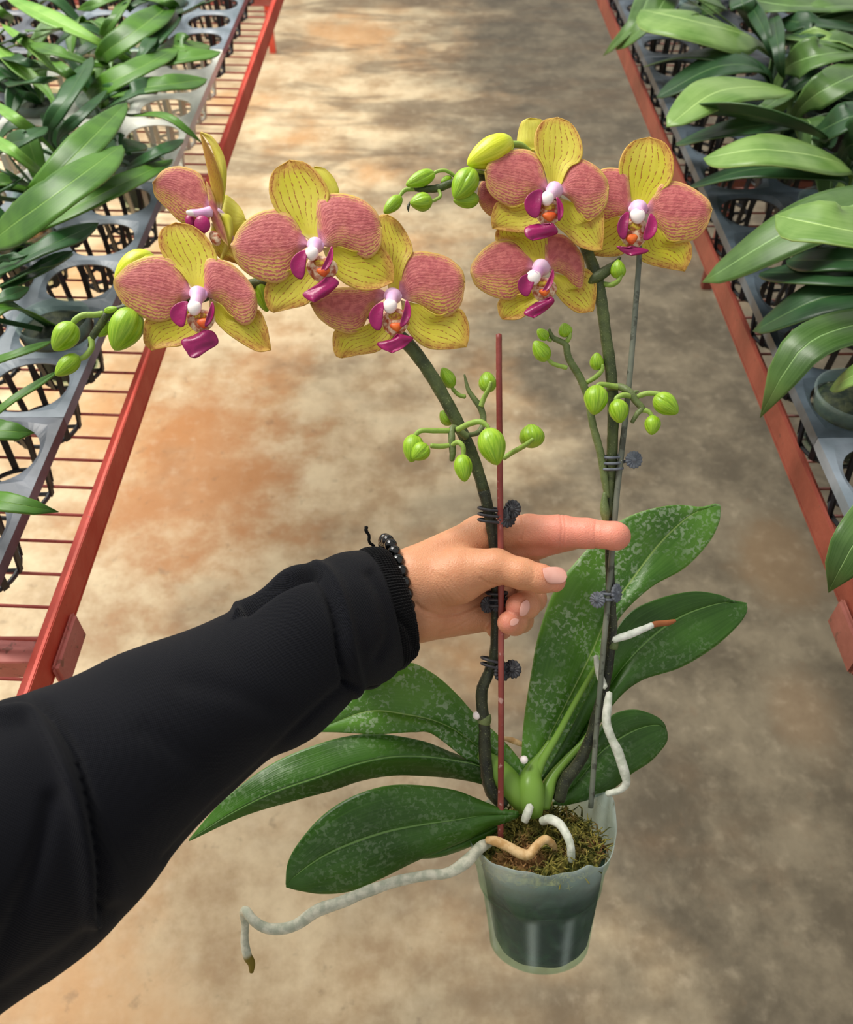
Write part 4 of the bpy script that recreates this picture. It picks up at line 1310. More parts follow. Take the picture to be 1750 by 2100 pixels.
def flower(Z, ctr, d, dorsal, lp, rp, ls, rs, lip, label=None):
    cx, cy = z2p(Z, ctr)
    bm = tube_bm([(P(cx, cy, d - .0035), .0028), (P(cx, cy + 2, d + .002), .0034), (P(cx + 4, cy + 4, d + .008), .0022), (P(cx + 10, cy + 8, d + .016), .0018)], seg=12, n=16)
    fl = link('flower', bm, M['column'], OR)
    if label: fl['label'] = label
    petal('sepal', dorsal[0], dorsal[1], d + .003, M['sepal'], fl, Z, tiltu=.003, cup=-.0028)
    petal('sepal', ls[0], ls[1], d + .004, M['sepal'], fl, Z, tiltu=.004, cup=-.003)
    petal('sepal', rs[0], rs[1], d + .004, M['sepal'], fl, Z, tiltu=.003, cup=-.003)
    petal('petal', lp[0], lp[1], d, M['rose'], fl, Z, tiltu=-.001, cup=.0034, rim=.0006)
    petal('petal', rp[0], rp[1], d, M['rose'], fl, Z, tiltu=-.001, cup=.0034, rim=.0006)
    # column with its cap
    s = Z[2]
    (tx, ty), r = lip['col'], lip.get('cr', 46)
    p0, p1 = z2p(Z, ctr), z2p(Z, (tx, ty))
    col = link('column', tpx([(p0[0], p0[1], d - .001, r * 1.4 / s), ((p0[0] * .6 + p1[0] * .4), (p0[1] * .6 + p1[1] * .4), d - .006, r * .95 / s), (p1[0], p1[1], d - .0095, r * 1.08 / s)], 14, 18), M['column'], fl)
    disc_blob(col, 'cap', Z, (tx, ty + r * .05), r * 1.12, r * 1.15, 0, d - .0104, .0034, M['white'], taper=.15)
    disc_blob(fl, 'collar', Z, ctr, r * 1.45, r * .9, 0, d - .0022, .0016, M['column'])
    th = lip['throat']
    lb = disc_blob(fl, 'lip', Z, th[0], th[1] * 1.15, th[2] * 1.2, th[3] if len(th) > 3 else 0, d - .0060, .003, M['throat'], .3, taper=.25)
    disc_blob(lb, 'throat', Z, (th[0][0], th[0][1] - th[2] * .45), th[1] * .55, th[2] * .38, 0, d - .0078, .002, M['throat_y'])
    disc_blob(lb, 'callus', Z, lip['cal'][0], lip['cal'][1], lip['cal'][2], 0, d - .0100, .0022, M['callus'], taper=.55, arc=.15)
    for q in lip['lobes']:
        sg = 1 if q[0][0] < ctr[0] else -1
        disc_blob(lb, 'side_lobe', Z, q[0], q[1] * 1.15, q[2] * 1.08, q[3], d - .0092, .0026, M['magenta'], -.6, arc=sg * (.55 if q[1] > 25 else .9), taper=-.18)
    petal('front_lobe', lip['mid'][0], lip['mid'][1], d - .0105, M['magenta'], lb, Z, tiltu=0.0, cup=.0022, th=.0006, n=28, k=8, ripple=.0008)
    return fl

flower(ZF, (630, 650), .536,
    ([(600, 620), (520, 560), (430, 480), (345, 390), (308, 270), (335, 140), (450, 62), (560, 78), (660, 165), (725, 290), (690, 420), (660, 520), (645, 620)], 6),
    ([(585, 648), (540, 570), (470, 450), (370, 400), (225, 430), (105, 530), (48, 655), (90, 775), (200, 870), (345, 912), (430, 882), (470, 800), (495, 720), (540, 680)], 6),
    ([(660, 645), (640, 520), (632, 400), (655, 325), (765, 290), (925, 320), (1045, 412), (1088, 525), (1085, 640), (1045, 710), (985, 742), (915, 712), (830, 668), (710, 660)], 7),
    ([(610, 720), (480, 800), (330, 880), (288, 920), (275, 1000), (300, 1085), (340, 1112), (455, 1088), (580, 1052), (640, 960), (690, 860), (680, 740)], 6),
    ([(680, 670), (790, 655), (920, 690), (1050, 640), (1130, 700), (1172, 800), (1168, 905), (1060, 950), (960, 960), (865, 932), (780, 870), (720, 770)], 6),
    dict(col=(605, 705), cr=42, throat=((670, 810), 95, 75, 12), cal=((685, 835), 42, 32),
         lobes=[((525, 785), 46, 96, 12), ((722, 760), 20, 92, 22)],
         mid=([(700, 872), (640, 920), (545, 982), (570, 1020), (622, 1042), (700, 1000), (760, 950), (792, 908), (750, 870)], 4)),
    'large flower in the middle of the left spray')
flower(ZF, (1165, 1000), .549,
    ([(1140, 975), (1110, 850), (1080, 700), (1045, 560), (1062, 452), (1130, 438), (1205, 488), (1272, 588), (1302, 690), (1262, 765), (1228, 855), (1212, 975)], 5),
    ([(1125, 1005), (1080, 955), (900, 940), (750, 950), (640, 1000), (592, 1050), (650, 1150), (765, 1232), (880, 1262), (950, 1222), (992, 1140), (1045, 1060)], 5),
    ([(1205, 1000), (1215, 880), (1230, 765), (1290, 702), (1400, 695), (1540, 732), (1640, 818), (1662, 905), (1645, 1030), (1595, 1110), (1520, 1146), (1440, 1112), (1345, 1055), (1260, 1030)], 7),
    ([(1140, 1090), (1000, 1190), (870, 1240), (765, 1235), (748, 1330), (768, 1410), (812, 1427), (930, 1406), (1060, 1382), (1160, 1290), (1190, 1160)], 6),
    ([(1220, 1030), (1350, 1060), (1480, 1130), (1620, 1085), (1682, 1170), (1692, 1280), (1672, 1352), (1560, 1368), (1430, 1366), (1330, 1312), (1250, 1200)], 6),
    dict(col=(1145, 1070), cr=44, throat=((1180, 1180), 85, 82, 0), cal=((1190, 1215), 42, 32),
         lobes=[((1058, 1142), 42, 92, 10), ((1256, 1128), 24, 90, 12)],
         mid=([(1195, 1262), (1150, 1300), (1058, 1325), (1085, 1362), (1160, 1392), (1230, 1362), (1280, 1320), (1305, 1288), (1240, 1270)], 4)),
    'flower at the foot of the left spray')
flower(ZA, (785, 1440), .533,
    ([(750, 1420), (640, 1260), (500, 1140), (440, 1000), (470, 880), (590, 825), (735, 852), (865, 960), (948, 1130), (890, 1250), (855, 1330), (840, 1420)], 5),
    ([(735, 1450), (690, 1340), (610, 1200), (510, 1118), (350, 1118), (180, 1190), (60, 1310), (58, 1375), (125, 1505), (250, 1610), (415, 1678), (540, 1658), (590, 1580), (625, 1510), (700, 1480)], 6),
    ([(840, 1450), (822, 1300), (835, 1190), (875, 1132), (965, 1140), (1095, 1200), (1222, 1330), (1278, 1430), (1292, 1560), (1255, 1675), (1180, 1712), (1100, 1660), (1020, 1570), (920, 1490)], 7),
    ([(780, 1560), (640, 1600), (450, 1640), (330, 1660), (310, 1780), (320, 1865), (382, 1926), (520, 1898), (640, 1882), (780, 1780), (830, 1680)], 6),
    ([(880, 1480), (980, 1530), (1100, 1640), (1290, 1570), (1372, 1705), (1402, 1850), (1412, 1922), (1300, 1936), (1150, 1860), (1000, 1750), (900, 1620)], 6),
    dict(col=(750, 1560), cr=56, throat=((800, 1670), 105, 85, 0), cal=((830, 1695), 50, 46),
         lobes=[((638, 1612), 62, 106, 14), ((898, 1625), 22, 104, 16)],
         mid=([(840, 1750), (740, 1800), (640, 1845), (690, 1950), (722, 1985), (778, 1985), (870, 1925), (958, 1862), (920, 1770)], 4)),
    'lowest flower of the left spray, beside the hanging buds')
flower(ZC, (620, 560), .541,
    ([(580, 540), (545, 400), (490, 300), (488, 180), (540, 92), (640, 68), (732, 108), (792, 200), (812, 300), (790, 370), (730, 400), (690, 460), (655, 540)], 5),
    ([(580, 575), (552, 450), (520, 345), (430, 287), (300, 298), (190, 355), (148, 435), (160, 545), (220, 622), (320, 672), (400, 652), (450, 592), (520, 570)], 6),
    ([(650, 575), (680, 460), (725, 372), (795, 348), (900, 400), (972, 480), (986, 545), (975, 645), (930, 722), (852, 768), (790, 732), (745, 650), (700, 605)], 6),
    ([(580, 650), (450, 640), (330, 675), (232, 640), (190, 745), (200, 820), (320, 842), (420, 845), (540, 800), (610, 740)], 5),
    ([(650, 610), (760, 660), (850, 770), (945, 700), (956, 830), (942, 965), (880, 972), (780, 940), (700, 862), (625, 790), (620, 700)], 5),
    dict(col=(568, 618), cr=42, throat=((580, 710), 84, 76, 8), cal=((585, 742), 44, 32),
         lobes=[((480, 655), 50, 92, 14), ((650, 695), 17, 76, -6)],
         mid=([(590, 790), (500, 790), (420, 820), (430, 880), (475, 902), (560, 884), (630, 858), (640, 835), (610, 790)], 4)),
    'top flower of the right spray')
flower(ZC, (1185, 690), .556,
    ([(1150, 670), (1110, 560), (1055, 430), (1080, 310), (1150, 230), (1262, 203), (1365, 240), (1422, 330), (1428, 430), (1400, 520), (1320, 580), (1250, 670)], 5),
    ([(1140, 700), (1130, 560), (1110, 450), (1040, 413), (930, 425), (880, 520), (880, 620), (900, 700), (960, 770), (1040, 740), (1100, 720)], 6),
    ([(1225, 700), (1290, 600), (1340, 520), (1430, 500), (1545, 540), (1655, 620), (1687, 692), (1660, 792), (1590, 880), (1500, 915), (1400, 915), (1330, 830), (1280, 750)], 6),
    ([(1140, 780), (1050, 740), (950, 770), (820, 850), (790, 950), (880, 1002), (1000, 1012), (1090, 990), (1150, 900)], 5),
    ([(1220, 780), (1320, 800), (1400, 900), (1530, 905), (1550, 1010), (1502, 1110), (1380, 1092), (1260, 1062), (1175, 1010), (1180, 900)], 5),
    dict(col=(1182, 735), cr=46, throat=((1160, 850), 90, 86, 0), cal=((1142, 895), 38, 36),
         lobes=[((1082, 805), 32, 88, 10), ((1262, 820), 34, 86, 12)],
         mid=([(1140, 940), (1090, 950), (1038, 942), (1085, 985), (1142, 1005), (1200, 995), (1258, 972), (1190, 950)], 4)),
    'rightmost flower')
flower(ZC, (530, 1085), .552,
    ([(490, 1065), (430, 1000), (340, 910), (225, 905), (235, 820), (330, 800), (440, 830), (560, 860), (570, 980), (545, 1065)], 5),
    ([(490, 1095), (430, 980), (350, 907), (250, 895), (140, 958), (60, 1058), (50, 1120), (90, 1212), (200, 1282), (320, 1306), (380, 1262), (400, 1180), (450, 1120)], 6),
    ([(560, 1095), (555, 960), (560, 860), (620, 855), (690, 870), (765, 940), (812, 1020), (824, 1110), (812, 1200), (788, 1230), (740, 1200), (690, 1140), (620, 1110)], 7),
    ([(520, 1200), (400, 1260), (250, 1300), (238, 1390), (268, 1437), (380, 1434), (460, 1380), (560, 1290)], 4),
    ([(590, 1110), (700, 1150), (790, 1225), (820, 1095), (882, 1130), (906, 1220), (892, 1345), (880, 1382), (780, 1392), (690, 1332), (620, 1240)], 7),
    dict(col=(478, 1150), cr=44, throat=((545, 1230), 76, 70, 20), cal=((552, 1255), 34, 26),
         lobes=[((430, 1200), 46, 78, 26), ((580, 1190), 17, 84, 24)],
         mid=([(590, 1285), (500, 1320), (430, 1370), (415, 1402), (480, 1426), (550, 1385), (612, 1325), (612, 1295)], 4)),
    'lowest flower of the right spray')

# side-on flower at the back of the left spray
cx, cy = z2p(ZA, (930, 740))
bm = tube_bm([(P(cx - 4, cy, .546), .0035), (P(cx + 8, cy + 2, .549), .003), (P(cx + 24, cy + 20, .552), .0016), (P(cx + 35, cy + 60, .555), .0016)], seg=12, n=16)
fs = link('flower', bm, M['column'], OR)
fs['label'] = 'flower seen from the side at the back of the left spray'
petal('petal', [(880, 690), (845, 500), (790, 400), (640, 343), (490, 370), (392, 480), (410, 595), (520, 712), (650, 830), (770, 800), (860, 730)], 5, .546, M['rose'], fs, ZA, tiltu=-.003, cup=.004)
petal('sepal', [(955, 725), (905, 560), (855, 320), (800, 48), (880, 180), (950, 340), (1000, 520), (985, 690)], 3, .548, M['sepal_dark'], fs, ZA, tiltu=-.004, cup=.002)
petal('sepal', [(965, 730), (960, 420), (900, 180), (808, 46), (900, 85), (985, 205), (1026, 350), (1015, 560), (990, 700)], 3, .551, M['sepal_plain'], fs, ZA, tiltu=.0, cup=.003)
petal('petal', [(880, 720), (868, 560), (850, 468), (905, 560), (960, 740), (1010, 880), (1045, 1030), (980, 960), (915, 840)], 6, .5435, M['rose'], fs, ZA, cup=.002)
petal('sepal', [(960, 760), (1000, 600), (1060, 610), (1150, 700), (1198, 810), (1150, 900), (1080, 960), (1010, 900)], 4, .556, M['sepal_plain'], fs, ZA, cup=.003)
petal('sepal', [(970, 740), (1060, 770), (1085, 880), (1060, 1010), (985, 1165), (970, 1150), (1010, 1020), (1000, 880)], 4, .5465, M['sepal_plain'], fs, ZA, cup=.003)
petal('sepal', [(900, 830), (960, 900), (1010, 980), (1100, 1060), (1160, 1200), (1060, 1160), (960, 1120), (905, 1000)], 4, .5485, M['sepal'], fs, ZA, cup=.003)
c_ = link('column', tpx([(220 + 895 / 4.2, 260 + 730 / 4.2, .543, 11), (220 + 800 / 4.2, 260 + 745 / 4.2, .541, 9), (220 + 710 / 4.2, 260 + 738 / 4.2, .540, 6)], 12, 14), M['column'], fs)
disc_blob(c_, 'cap', ZA, (715, 745), 38, 22, 20, .539, .0025, M['white'])
l_ = disc_blob(fs, 'lip', ZA, (930, 960), 45, 70, -25, .543, .003, M['throat'])
disc_blob(l_, 'side_lobe', ZA, (820, 840), 68, 78, -20, .5385, .0022, M['magenta'])
disc_blob(l_, 'side_lobe', ZA, (715, 815), 42, 60, -20, .544, .0022, M['magenta'])

# backs of three flowers facing away
def back(Z, label, parts, dd):
    (cx, cy) = z2p(Z, parts[0][0][0])
    fl = link('flower', tube_bm([(P(cx, cy, dd), .003), (P(cx + 2, cy + 3, dd + .006), .002)], seg=10), M['column'], OR)
    fl['label'] = label
    for q, (ol, ti, m_, nm) in enumerate(parts):
        petal(nm, ol, ti, dd + .002 * q, M[m_], fl, Z, cup=.003)
back(ZF, 'flower hidden behind the large flower, one yellow sepal showing', [
    ([(700, 330), (640, 240), (600, 150), (625, 106), (690, 118), (745, 170), (782, 240), (786, 300)], 3, 'sepal_plain', 'sepal')], .552)
back(ZC, 'flower hidden behind the top flower of the right spray', [
    ([(520, 300), (420, 290), (370, 260), (372, 180), (398, 100), (455, 72), (540, 92), (545, 200)], 5, 'sepal_plain', 'sepal'),
    ([(300, 640), (240, 560), (160, 480), (105, 540), (98, 620), (140, 700), (200, 742), (280, 720)], 4, 'rose', 'petal')], .556)

# ================================================================ stakes and clips
o = link('plant_stake', tpx([(1027, 1722, .590, 6.2), (1028, 1500, .581, 6.2), (1028, 1250, .5715, 6.2), (1026, 1000, .5605, 6.2), (1024, 800, .553, 6.2), (1023.5, 686, .550, 6.2)], 60, 14, .06), M['stake_red'])
tag(o, 'straight reddish brown stake beside the left flower spike', 'plant stake')
o = link('plant_stake', tpx([(1212, 1656, .596, 5.6), (1222, 1520, .591, 5.6), (1237, 1340, .5845, 5.8), (1250, 1200, .580, 6), (1266, 1010, .573, 6.2), (1285, 840, .566, 6.2), (1298, 700, .5615, 6), (1309, 560, .5585, 5.8), (1312, 500, .5575, 5.5)], 70, 14, .06), M['stake_grey'])
tag(o, 'weathered grey stake beside the right flower spike, reaching up behind the rightmost flower', 'plant stake')

def clip(x, y, d, mat, label, ring_c, ring_r, discs, tilt=0.0, prongs=3, rd=17):
    t = thing('orchid_clip', label, 'orchid clip', P(x, y, d), 'butterfly clips tying the spikes to their stakes')
    s = d / FPX
    bm = bmesh.new()
    for k in range(prongs):
        yy = (k - (prongs - 1) / 2) * 12
        pts = []
        for a in np.linspace(math.radians(20), math.radians(335), 28):
            px_ = ring_c[0] + ring_r * math.cos(a) * 1.15
            dz = -math.sin(a) * ring_r * s * 0.9
            py_ = ring_c[1] + yy + tilt * (px_ - ring_c[0]) + 2.5 * math.sin(a)
            pts.append((P(px_, py_, ring_c[2] + dz), 3.0 * s))
        tube_bm(pts, seg=8, bm=bm)
    link('prongs', bm, mat, t)
    for (dx, dy, yaw, rr) in discs:
        bm = bmesh.new()
        nrm = (-FW * math.cos(math.radians(yaw)) + RT * math.sin(math.radians(yaw))).normalized()
        F_ = frame(P(dx, dy, d - .004), nrm, UP)
        R_ = rr * s
        N_ = 72
        loops = []
        for r, z0 in ((0.0, .4), (.18, .42), (.26, .15), (.6, .12), (.95, .16), (1.0, 0.0), (.95, -.12), (0.0, -.12)):
            lp_ = []
            for k in range(N_):
                a = 2 * math.pi * k / N_
                rib = (0.5 + 0.5 * math.cos(a * 14)) * (0.09 if .2 < r <= 1 and z0 >= 0 else 0)
                q = r * (1 + (0.05 * math.cos(a * 14) if r > .9 else 0))
                lp_.append(bm.verts.new(F_ @ Vector((q * R_ * math.cos(a), q * R_ * math.sin(a), (z0 + rib) * R_))))
            loops.append(lp_)
        for a_, b_ in zip(loops, loops[1:]):
            for k in range(N_):
                bm.faces.new((a_[k], a_[(k + 1) % N_], b_[(k + 1) % N_], b_[k]))
        link('grip', bm, mat, t)
    bm = bmesh.new()
    a0, b0 = discs[0], discs[-1]
    tube_bm([(P(ring_c[0] + ring_r * .9, ring_c[1] - 10, d), 3.6 * s), (P(ring_c[0] + ring_r * .9, ring_c[1] + 10, d), 3.6 * s)], seg=10, bm=bm)
    for q in discs:
        tube_bm([(P(ring_c[0] + ring_r * .9, ring_c[1], d), 3.2 * s), (P(q[0], q[1], d - .003), 3.2 * s)], seg=8, bm=bm)
    link('hinge', bm, mat, t)
    link('pin', tube_bm([(P(ring_c[0] + ring_r * .95, ring_c[1] - 9, d - .003), 1.6 * s), (P(ring_c[0] + ring_r * .95, ring_c[1] - 3, d - .0045), 1.6 * s)], seg=8), M['steel'], t)
    return t
clip(1030, 1058, .569, M['clip'], 'dark grey butterfly clip on the red stake, in front of the knuckle', (1008, 1056, .568), 23, [(1040, 1062, 25, 20), (1052, 1044, -35, 19)], .1)
clip(1012, 1236, .578, M['clip'], 'dark butterfly clip in the grip, between the thumb and the curled fingers', (1020, 1228, .577), 19, [(1000, 1240, 30, 17), (1018, 1240, -30, 15)])
clip(1035, 1370, .584, M['clip'], 'dark grey butterfly clip below the hand on the left spike and red stake', (1012, 1360, .583), 21, [(1030, 1378, 30, 20), (1052, 1372, -30, 19)], .25, 2)
clip(1290, 945, .573, M['clip2'], 'blue-grey round-grip clip on the right spike, above the pointing finger', (1258, 948, .573), 18, [(1300, 943, 10, 18)], -.05)
clip(1245, 1228, .584, M['clip2'], 'pale grey clip on the right spike, below the pointing finger', (1252, 1222, .584), 17, [(1226, 1230, -40, 17), (1264, 1216, 50, 19)], .0, 2)

# ================================================================ hand and arm
DREF = 0.570
KPM = FPX / DREF

def sdf_hand():
    h = 2.0
    x0, x1, y0, y1, z0, z1 = 700, 1312, 1020, 1380, -100, 165
    X, Y, Z = np.meshgrid(np.arange(x0, x1, h, dtype=np.float32), np.arange(y0, y1, h, dtype=np.float32), np.arange(z0, z1, h, dtype=np.float32), indexing='ij')
    def cone(a, b):
        pa = np.array(a[:3], np.float32); ba = np.array(b[:3], np.float32) - pa
        t = ((X - pa[0]) * ba[0] + (Y - pa[1]) * ba[1] + (Z - pa[2]) * ba[2]) / float(ba @ ba)
        np.clip(t, 0, 1, out=t)
        r = a[3] + (b[3] - a[3]) * t
        return np.sqrt((X - pa[0] - ba[0] * t) ** 2 + (Y - pa[1] - ba[1] * t) ** 2 + (Z - pa[2] - ba[2] * t) ** 2) - r
    def smin(a, b, k):
        hh = np.clip(0.5 + 0.5 * (b - a) / k, 0, 1)
        return b * (1 - hh) + a * hh - k * hh * (1 - hh)
    def chain(pts, k):
        d = None
        for a, b in zip(pts, pts[1:]):
            c = cone(a, b)
            d = c if d is None else smin(d, c, k)
        return d
    palm = smin(cone((700, 1300, 5, 66), (850, 1196, 12, 62)), cone((700, 1305, 40, 60), (855, 1245, 35, 66)), 30)
    palm = smin(palm, cone((850, 1178, 15, 56), (985, 1104, 62, 44)), 26)
    palm = smin(palm, cone((850, 1205, 45, 56), (1000, 1150, 80, 42)), 22)
    palm = smin(palm, cone((860, 1235, 55, 64), (985, 1215, 95, 42)), 22)
    palm = smin(palm, cone((860, 1258, 50, 60), (995, 1262, 82, 34)), 16)
    then = smin(cone((860, 1200, 5, 56), (940, 1180, -4, 56)), cone((940, 1180, -4, 56), (1012, 1163, -30, 35)), 16)
    palm = smin(palm, then, 12)
    thumb = chain([(985, 1168, -18, 40), (1020, 1163, -34, 35), (1072, 1177, -50, 31.5), (1110, 1187, -52, 29), (1138, 1192, -50, 23)], 9)
    d = smin(palm, thumb, 14)
    index = chain([(985, 1100, 62, 43), (1030, 1094, 52, 38), (1085, 1090, 40, 35), (1150, 1091, 22, 34.5), (1205, 1094, 2, 30.5), (1262, 1099, -16, 28.5), (1267, 1100, -18, 27)], 8)
    under = chain([(1010, 1125, 70, 34), (1100, 1116, 55, 30), (1175, 1104, 30, 24)], 10)
    index = smin(index, under, 8)
    d = smin(d, index, 12)
    mid = chain([(1000, 1150, 80, 38), (1078, 1160, 86, 29), (1092, 1228, 46, 29), (1080, 1241, 12, 28.5), (1064, 1243, -8, 27)], 7)
    d = smin(d, mid, 4)
    ring = chain([(985, 1215, 95, 36), (1058, 1230, 92, 27), (1068, 1272, 55, 26), (1056, 1277, 12, 26), (1044, 1277, -14, 24)], 7)
    d = smin(d, ring, 4)
    lit = chain([(990, 1262, 85, 30), (1030, 1284, 95, 20), (1030, 1292, 70, 19), (1015, 1290, 60, 18)], 6)
    d = smin(d, lit, 5)
    # surface nets
    S = d < 0
    cells = np.zeros(tuple(n - 1 for n in d.shape), np.int8)
    for i in (0, 1):
        for j in (0, 1):
            for k in (0, 1):
                cells += S[i:d.shape[0] - 1 + i, j:d.shape[1] - 1 + j, k:d.shape[2] - 1 + k]
    act = (cells > 0) & (cells < 8)
    ci = np.argwhere(act)
    ids = -np.ones(cells.shape, np.int32); ids[act] = np.arange(len(ci))
    acc = np.zeros((len(ci), 3)); cnt = np.zeros(len(ci))
    offs = [(i, j, k) for i in (0, 1) for j in (0, 1) for k in (0, 1)]
    for a in offs:
        for ax in range(3):
            if a[ax] == 0:
                b = list(a); b[ax] = 1
                va = d[ci[:, 0] + a[0], ci[:, 1] + a[1], ci[:, 2] + a[2]]
                vb = d[ci[:, 0] + b[0], ci[:, 1] + b[1], ci[:, 2] + b[2]]
                m_ = (va < 0) != (vb < 0)
                t = np.where(m_, va / (va - vb + 1e-12), 0)
                p = np.array(a, float)[None] + 0.0
                p = np.repeat(p, len(ci), 0); p[:, ax] += t
                acc[m_] += p[m_]; cnt[m_] += 1
    V = (ci + acc / cnt[:, None]) * h + np.array([x0, y0, z0])
    F = []
    for ax in range(3):
        sl0 = [slice(None)] * 3; sl1 = [slice(None)] * 3
        sl0[ax] = slice(0, -1); sl1[ax] = slice(1, None)
        cr = S[tuple(sl0)] != S[tuple(sl1)]
        e = np.argwhere(cr)
        o1, o2 = [q for q in range(3) if q != ax]
        e = e[(e[:, o1] > 0) & (e[:, o2] > 0) & (e[:, o1] < cells.shape[o1]) & (e[:, o2] < cells.shape[o2])]
        def g(a, b):
            q = e.copy(); q[:, o1] += a; q[:, o2] += b
            return ids[q[:, 0], q[:, 1], q[:, 2]]
        quad = np.stack([g(-1, -1), g(0, -1), g(0, 0), g(-1, 0)], 1)
        ins = S[e[:, 0], e[:, 1], e[:, 2]]
        flip = ins if ax != 1 else ~ins
        quad[~flip] = quad[~flip][:, ::-1]
        F.append(quad)
    F = np.vstack(F)
    F = F[(F >= 0).all(1)]
    return V, F

def seg_dist(V, poly):
    best = np.full(len(V), 1e9)
    A = np.array(crom(poly, 40))
    for a, b in zip(A, A[1:]):
        ba = b - a
        t = np.clip(((V[:, 0] - a[0]) * ba[0] + (V[:, 1] - a[1]) * ba[1]) / (ba @ ba + 1e-9), 0, 1)
        best = np.minimum(best, np.hypot(V[:, 0] - a[0] - ba[0] * t, V[:, 1] - a[1] - ba[1] * t))
    return best

V, F = sdf_hand()
me = bpy.data.meshes.new('hand')
me.from_pydata([tuple(v) for v in V], [], F.tolist())
bmh = bmesh.new(); bmh.from_mesh(me)
for _ in range(3):
    bmesh.ops.smooth_vert(bmh, verts=bmh.verts[:], factor=0.5, use_axis_x=True, use_axis_y=True, use_axis_z=True)
bmesh.ops.recalc_face_normals(bmh, faces=bmh.faces[:])
bmh.normal_update()
V = np.array([v.co[:] for v in bmh.verts]); NN = np.array([v.normal[:] for v in bmh.verts])
front = NN[:, 2] < 0.25
disp = np.zeros(len(V))
def crease(poly, depth, width, zmax=200, zmin=-200):
    global disp
    dd = seg_dist(V, poly)
    disp -= np.where(front & (V[:, 2] < zmax) & (V[:, 2] > zmin), depth * np.exp(-(dd / width) ** 2), 0)
for xx in (1150, 1157):
    crease([(xx, 1055), (xx + 3, 1085), (xx - 2, 1125)], 1.6, 2.6)
crease([(1222, 1070), (1220, 1098), (1222, 1126)], 1.5, 2.4)
crease([(1226, 1072), (1225, 1098), (1227, 1124)], .8, 2.0)
crease([(1071, 1058), (1074, 1085), (1068, 1105)], 2.5, 3.5)
for k in range(7):   # fine folds of the thumb joint and wrist
    x = 985 + k * 7
    crease([(x, 1168 + k), (x + 6, 1185 + k), (x + 4, 1200)], .7, 2.0)
crease([(1031, 1205), (1010, 1222), (985, 1237), (945, 1256), (905, 1262), (870, 1252), (852, 1238)], 3.6, 4.5)
crease([(1020, 1200), (1000, 1196), (985, 1186)], 1.5, 3)
for k in range(6):
    crease([(868 + k * 10, 1165 + k * 4), (884 + k * 11, 1200 + k * 2), (905 + k * 11, 1236 - k * 2)], .8, 2.2)
crease([(1092, 1168), (1096, 1180), (1092, 1192)], .7, 2.5)
crease([(880, 1268), (930, 1272), (985, 1250)], 1.2, 3.0)
crease([(900, 1300), (940, 1285), (975, 1262)], 1.2, 3.0)
V2 = V + NN * disp[:, None]
dd = DREF + V2[:, 2] / KPM
# pixel space is spread at the reference distance
W = px_grid(V2[:, 0], V2[:, 1], dd)
pink = np.zeros(len(V))
pink = np.maximum(pink, np.clip((V[:, 0] - 1040) / 100, 0, 1) * (V[:, 1] < 1140) * 0.85)
pink = np.maximum(pink, np.clip((V[:, 0] - 1090) / 60, 0, 1) * 0.55)
pink = np.maximum(pink, np.clip(1 - np.hypot(V[:, 0] - 1052, V[:, 1] - 1250) / 45, 0, 1) * 0.9)
pink = np.maximum(pink, np.clip(1 - np.hypot(V[:, 0] - 1038, V[:, 1] - 1280) / 40, 0, 1) * 0.9)
for v, w in zip(bmh.verts, W):
    v.co = w
bmesh.ops.recalc_face_normals(bmh, faces=bmh.faces[:])

PER = thing('person', 'left arm in a black sleeve, hand gripping the orchid spikes', 'person', P(500, 1500, .50))
hand = link('body', bmh, M['skin'], PER)
hand.data.attributes.new('pink', 'FLOAT', 'POINT').data.foreach_set('value', pink.astype(np.float32))

def surf_z(x, y):
    m_ = np.hypot(V2[:, 0] - x, V2[:, 1] - y)
    near = np.argsort(m_)[:60]
    near = near[m_[near] < 4.5]
    return V2[near, 2].min() if len(near) else None

def nail(outline, tip, cz, bow, label=None):
    """thin plate following the finger: px outline, centre z (px), bow in px across"""
    A = crom(outline[:tip + 1], 16); B = crom([outline[0]] + outline[tip:][::-1], 16)
    s = np.linspace(0, 1, 11)[None, :, None]
    XY = A[:, None] * (1 - s) + B[:, None] * s
    Zs = np.zeros(XY.shape[:2])
    for i in range(Zs.shape[0]):
        for j in range(Zs.shape[1]):
            z = surf_z(XY[i, j, 0], XY[i, j, 1])
            Zs[i, j] = np.nan if z is None else z
    ok = ~np.isnan(Zs)
    if ok.sum() > 12:    # smooth quadratic fit to the skin beneath
        xs, ys_ = XY[..., 0] - XY[..., 0].mean(), XY[..., 1] - XY[..., 1].mean()
        Q = np.stack([np.ones_like(xs), xs, ys_, xs ** 2, ys_ ** 2, xs * ys_], -1)
        co = np.linalg.lstsq(Q[ok], Zs[ok], rcond=None)[0]
        Zs = Q @ co - 1.3
    G = px_grid(XY[..., 0], XY[..., 1], DREF + Zs / KPM)
    n, k = Zs.shape
    uv = np.stack(np.meshgrid(np.linspace(0, 1, k), np.linspace(0, 1, n)), -1)
    o = grid_mesh('fingernail', G, uv, M['nail'], hand)
    solid(o, .0006, 0)
    return o
nail([(1113, 1166), (1128, 1163), (1148, 1164), (1160, 1172), (1163, 1184), (1156, 1195), (1140, 1197), (1124, 1195), (1116, 1182)], 4, -75, 6)
nail([(1066, 1262), (1066, 1250), (1071, 1236), (1080, 1230), (1086, 1236), (1086, 1250), (1077, 1262)], 3, -20, 3)
nail([(1046, 1282), (1048, 1272), (1056, 1268), (1064, 1271), (1062, 1278), (1054, 1283)], 3, 0, 3)

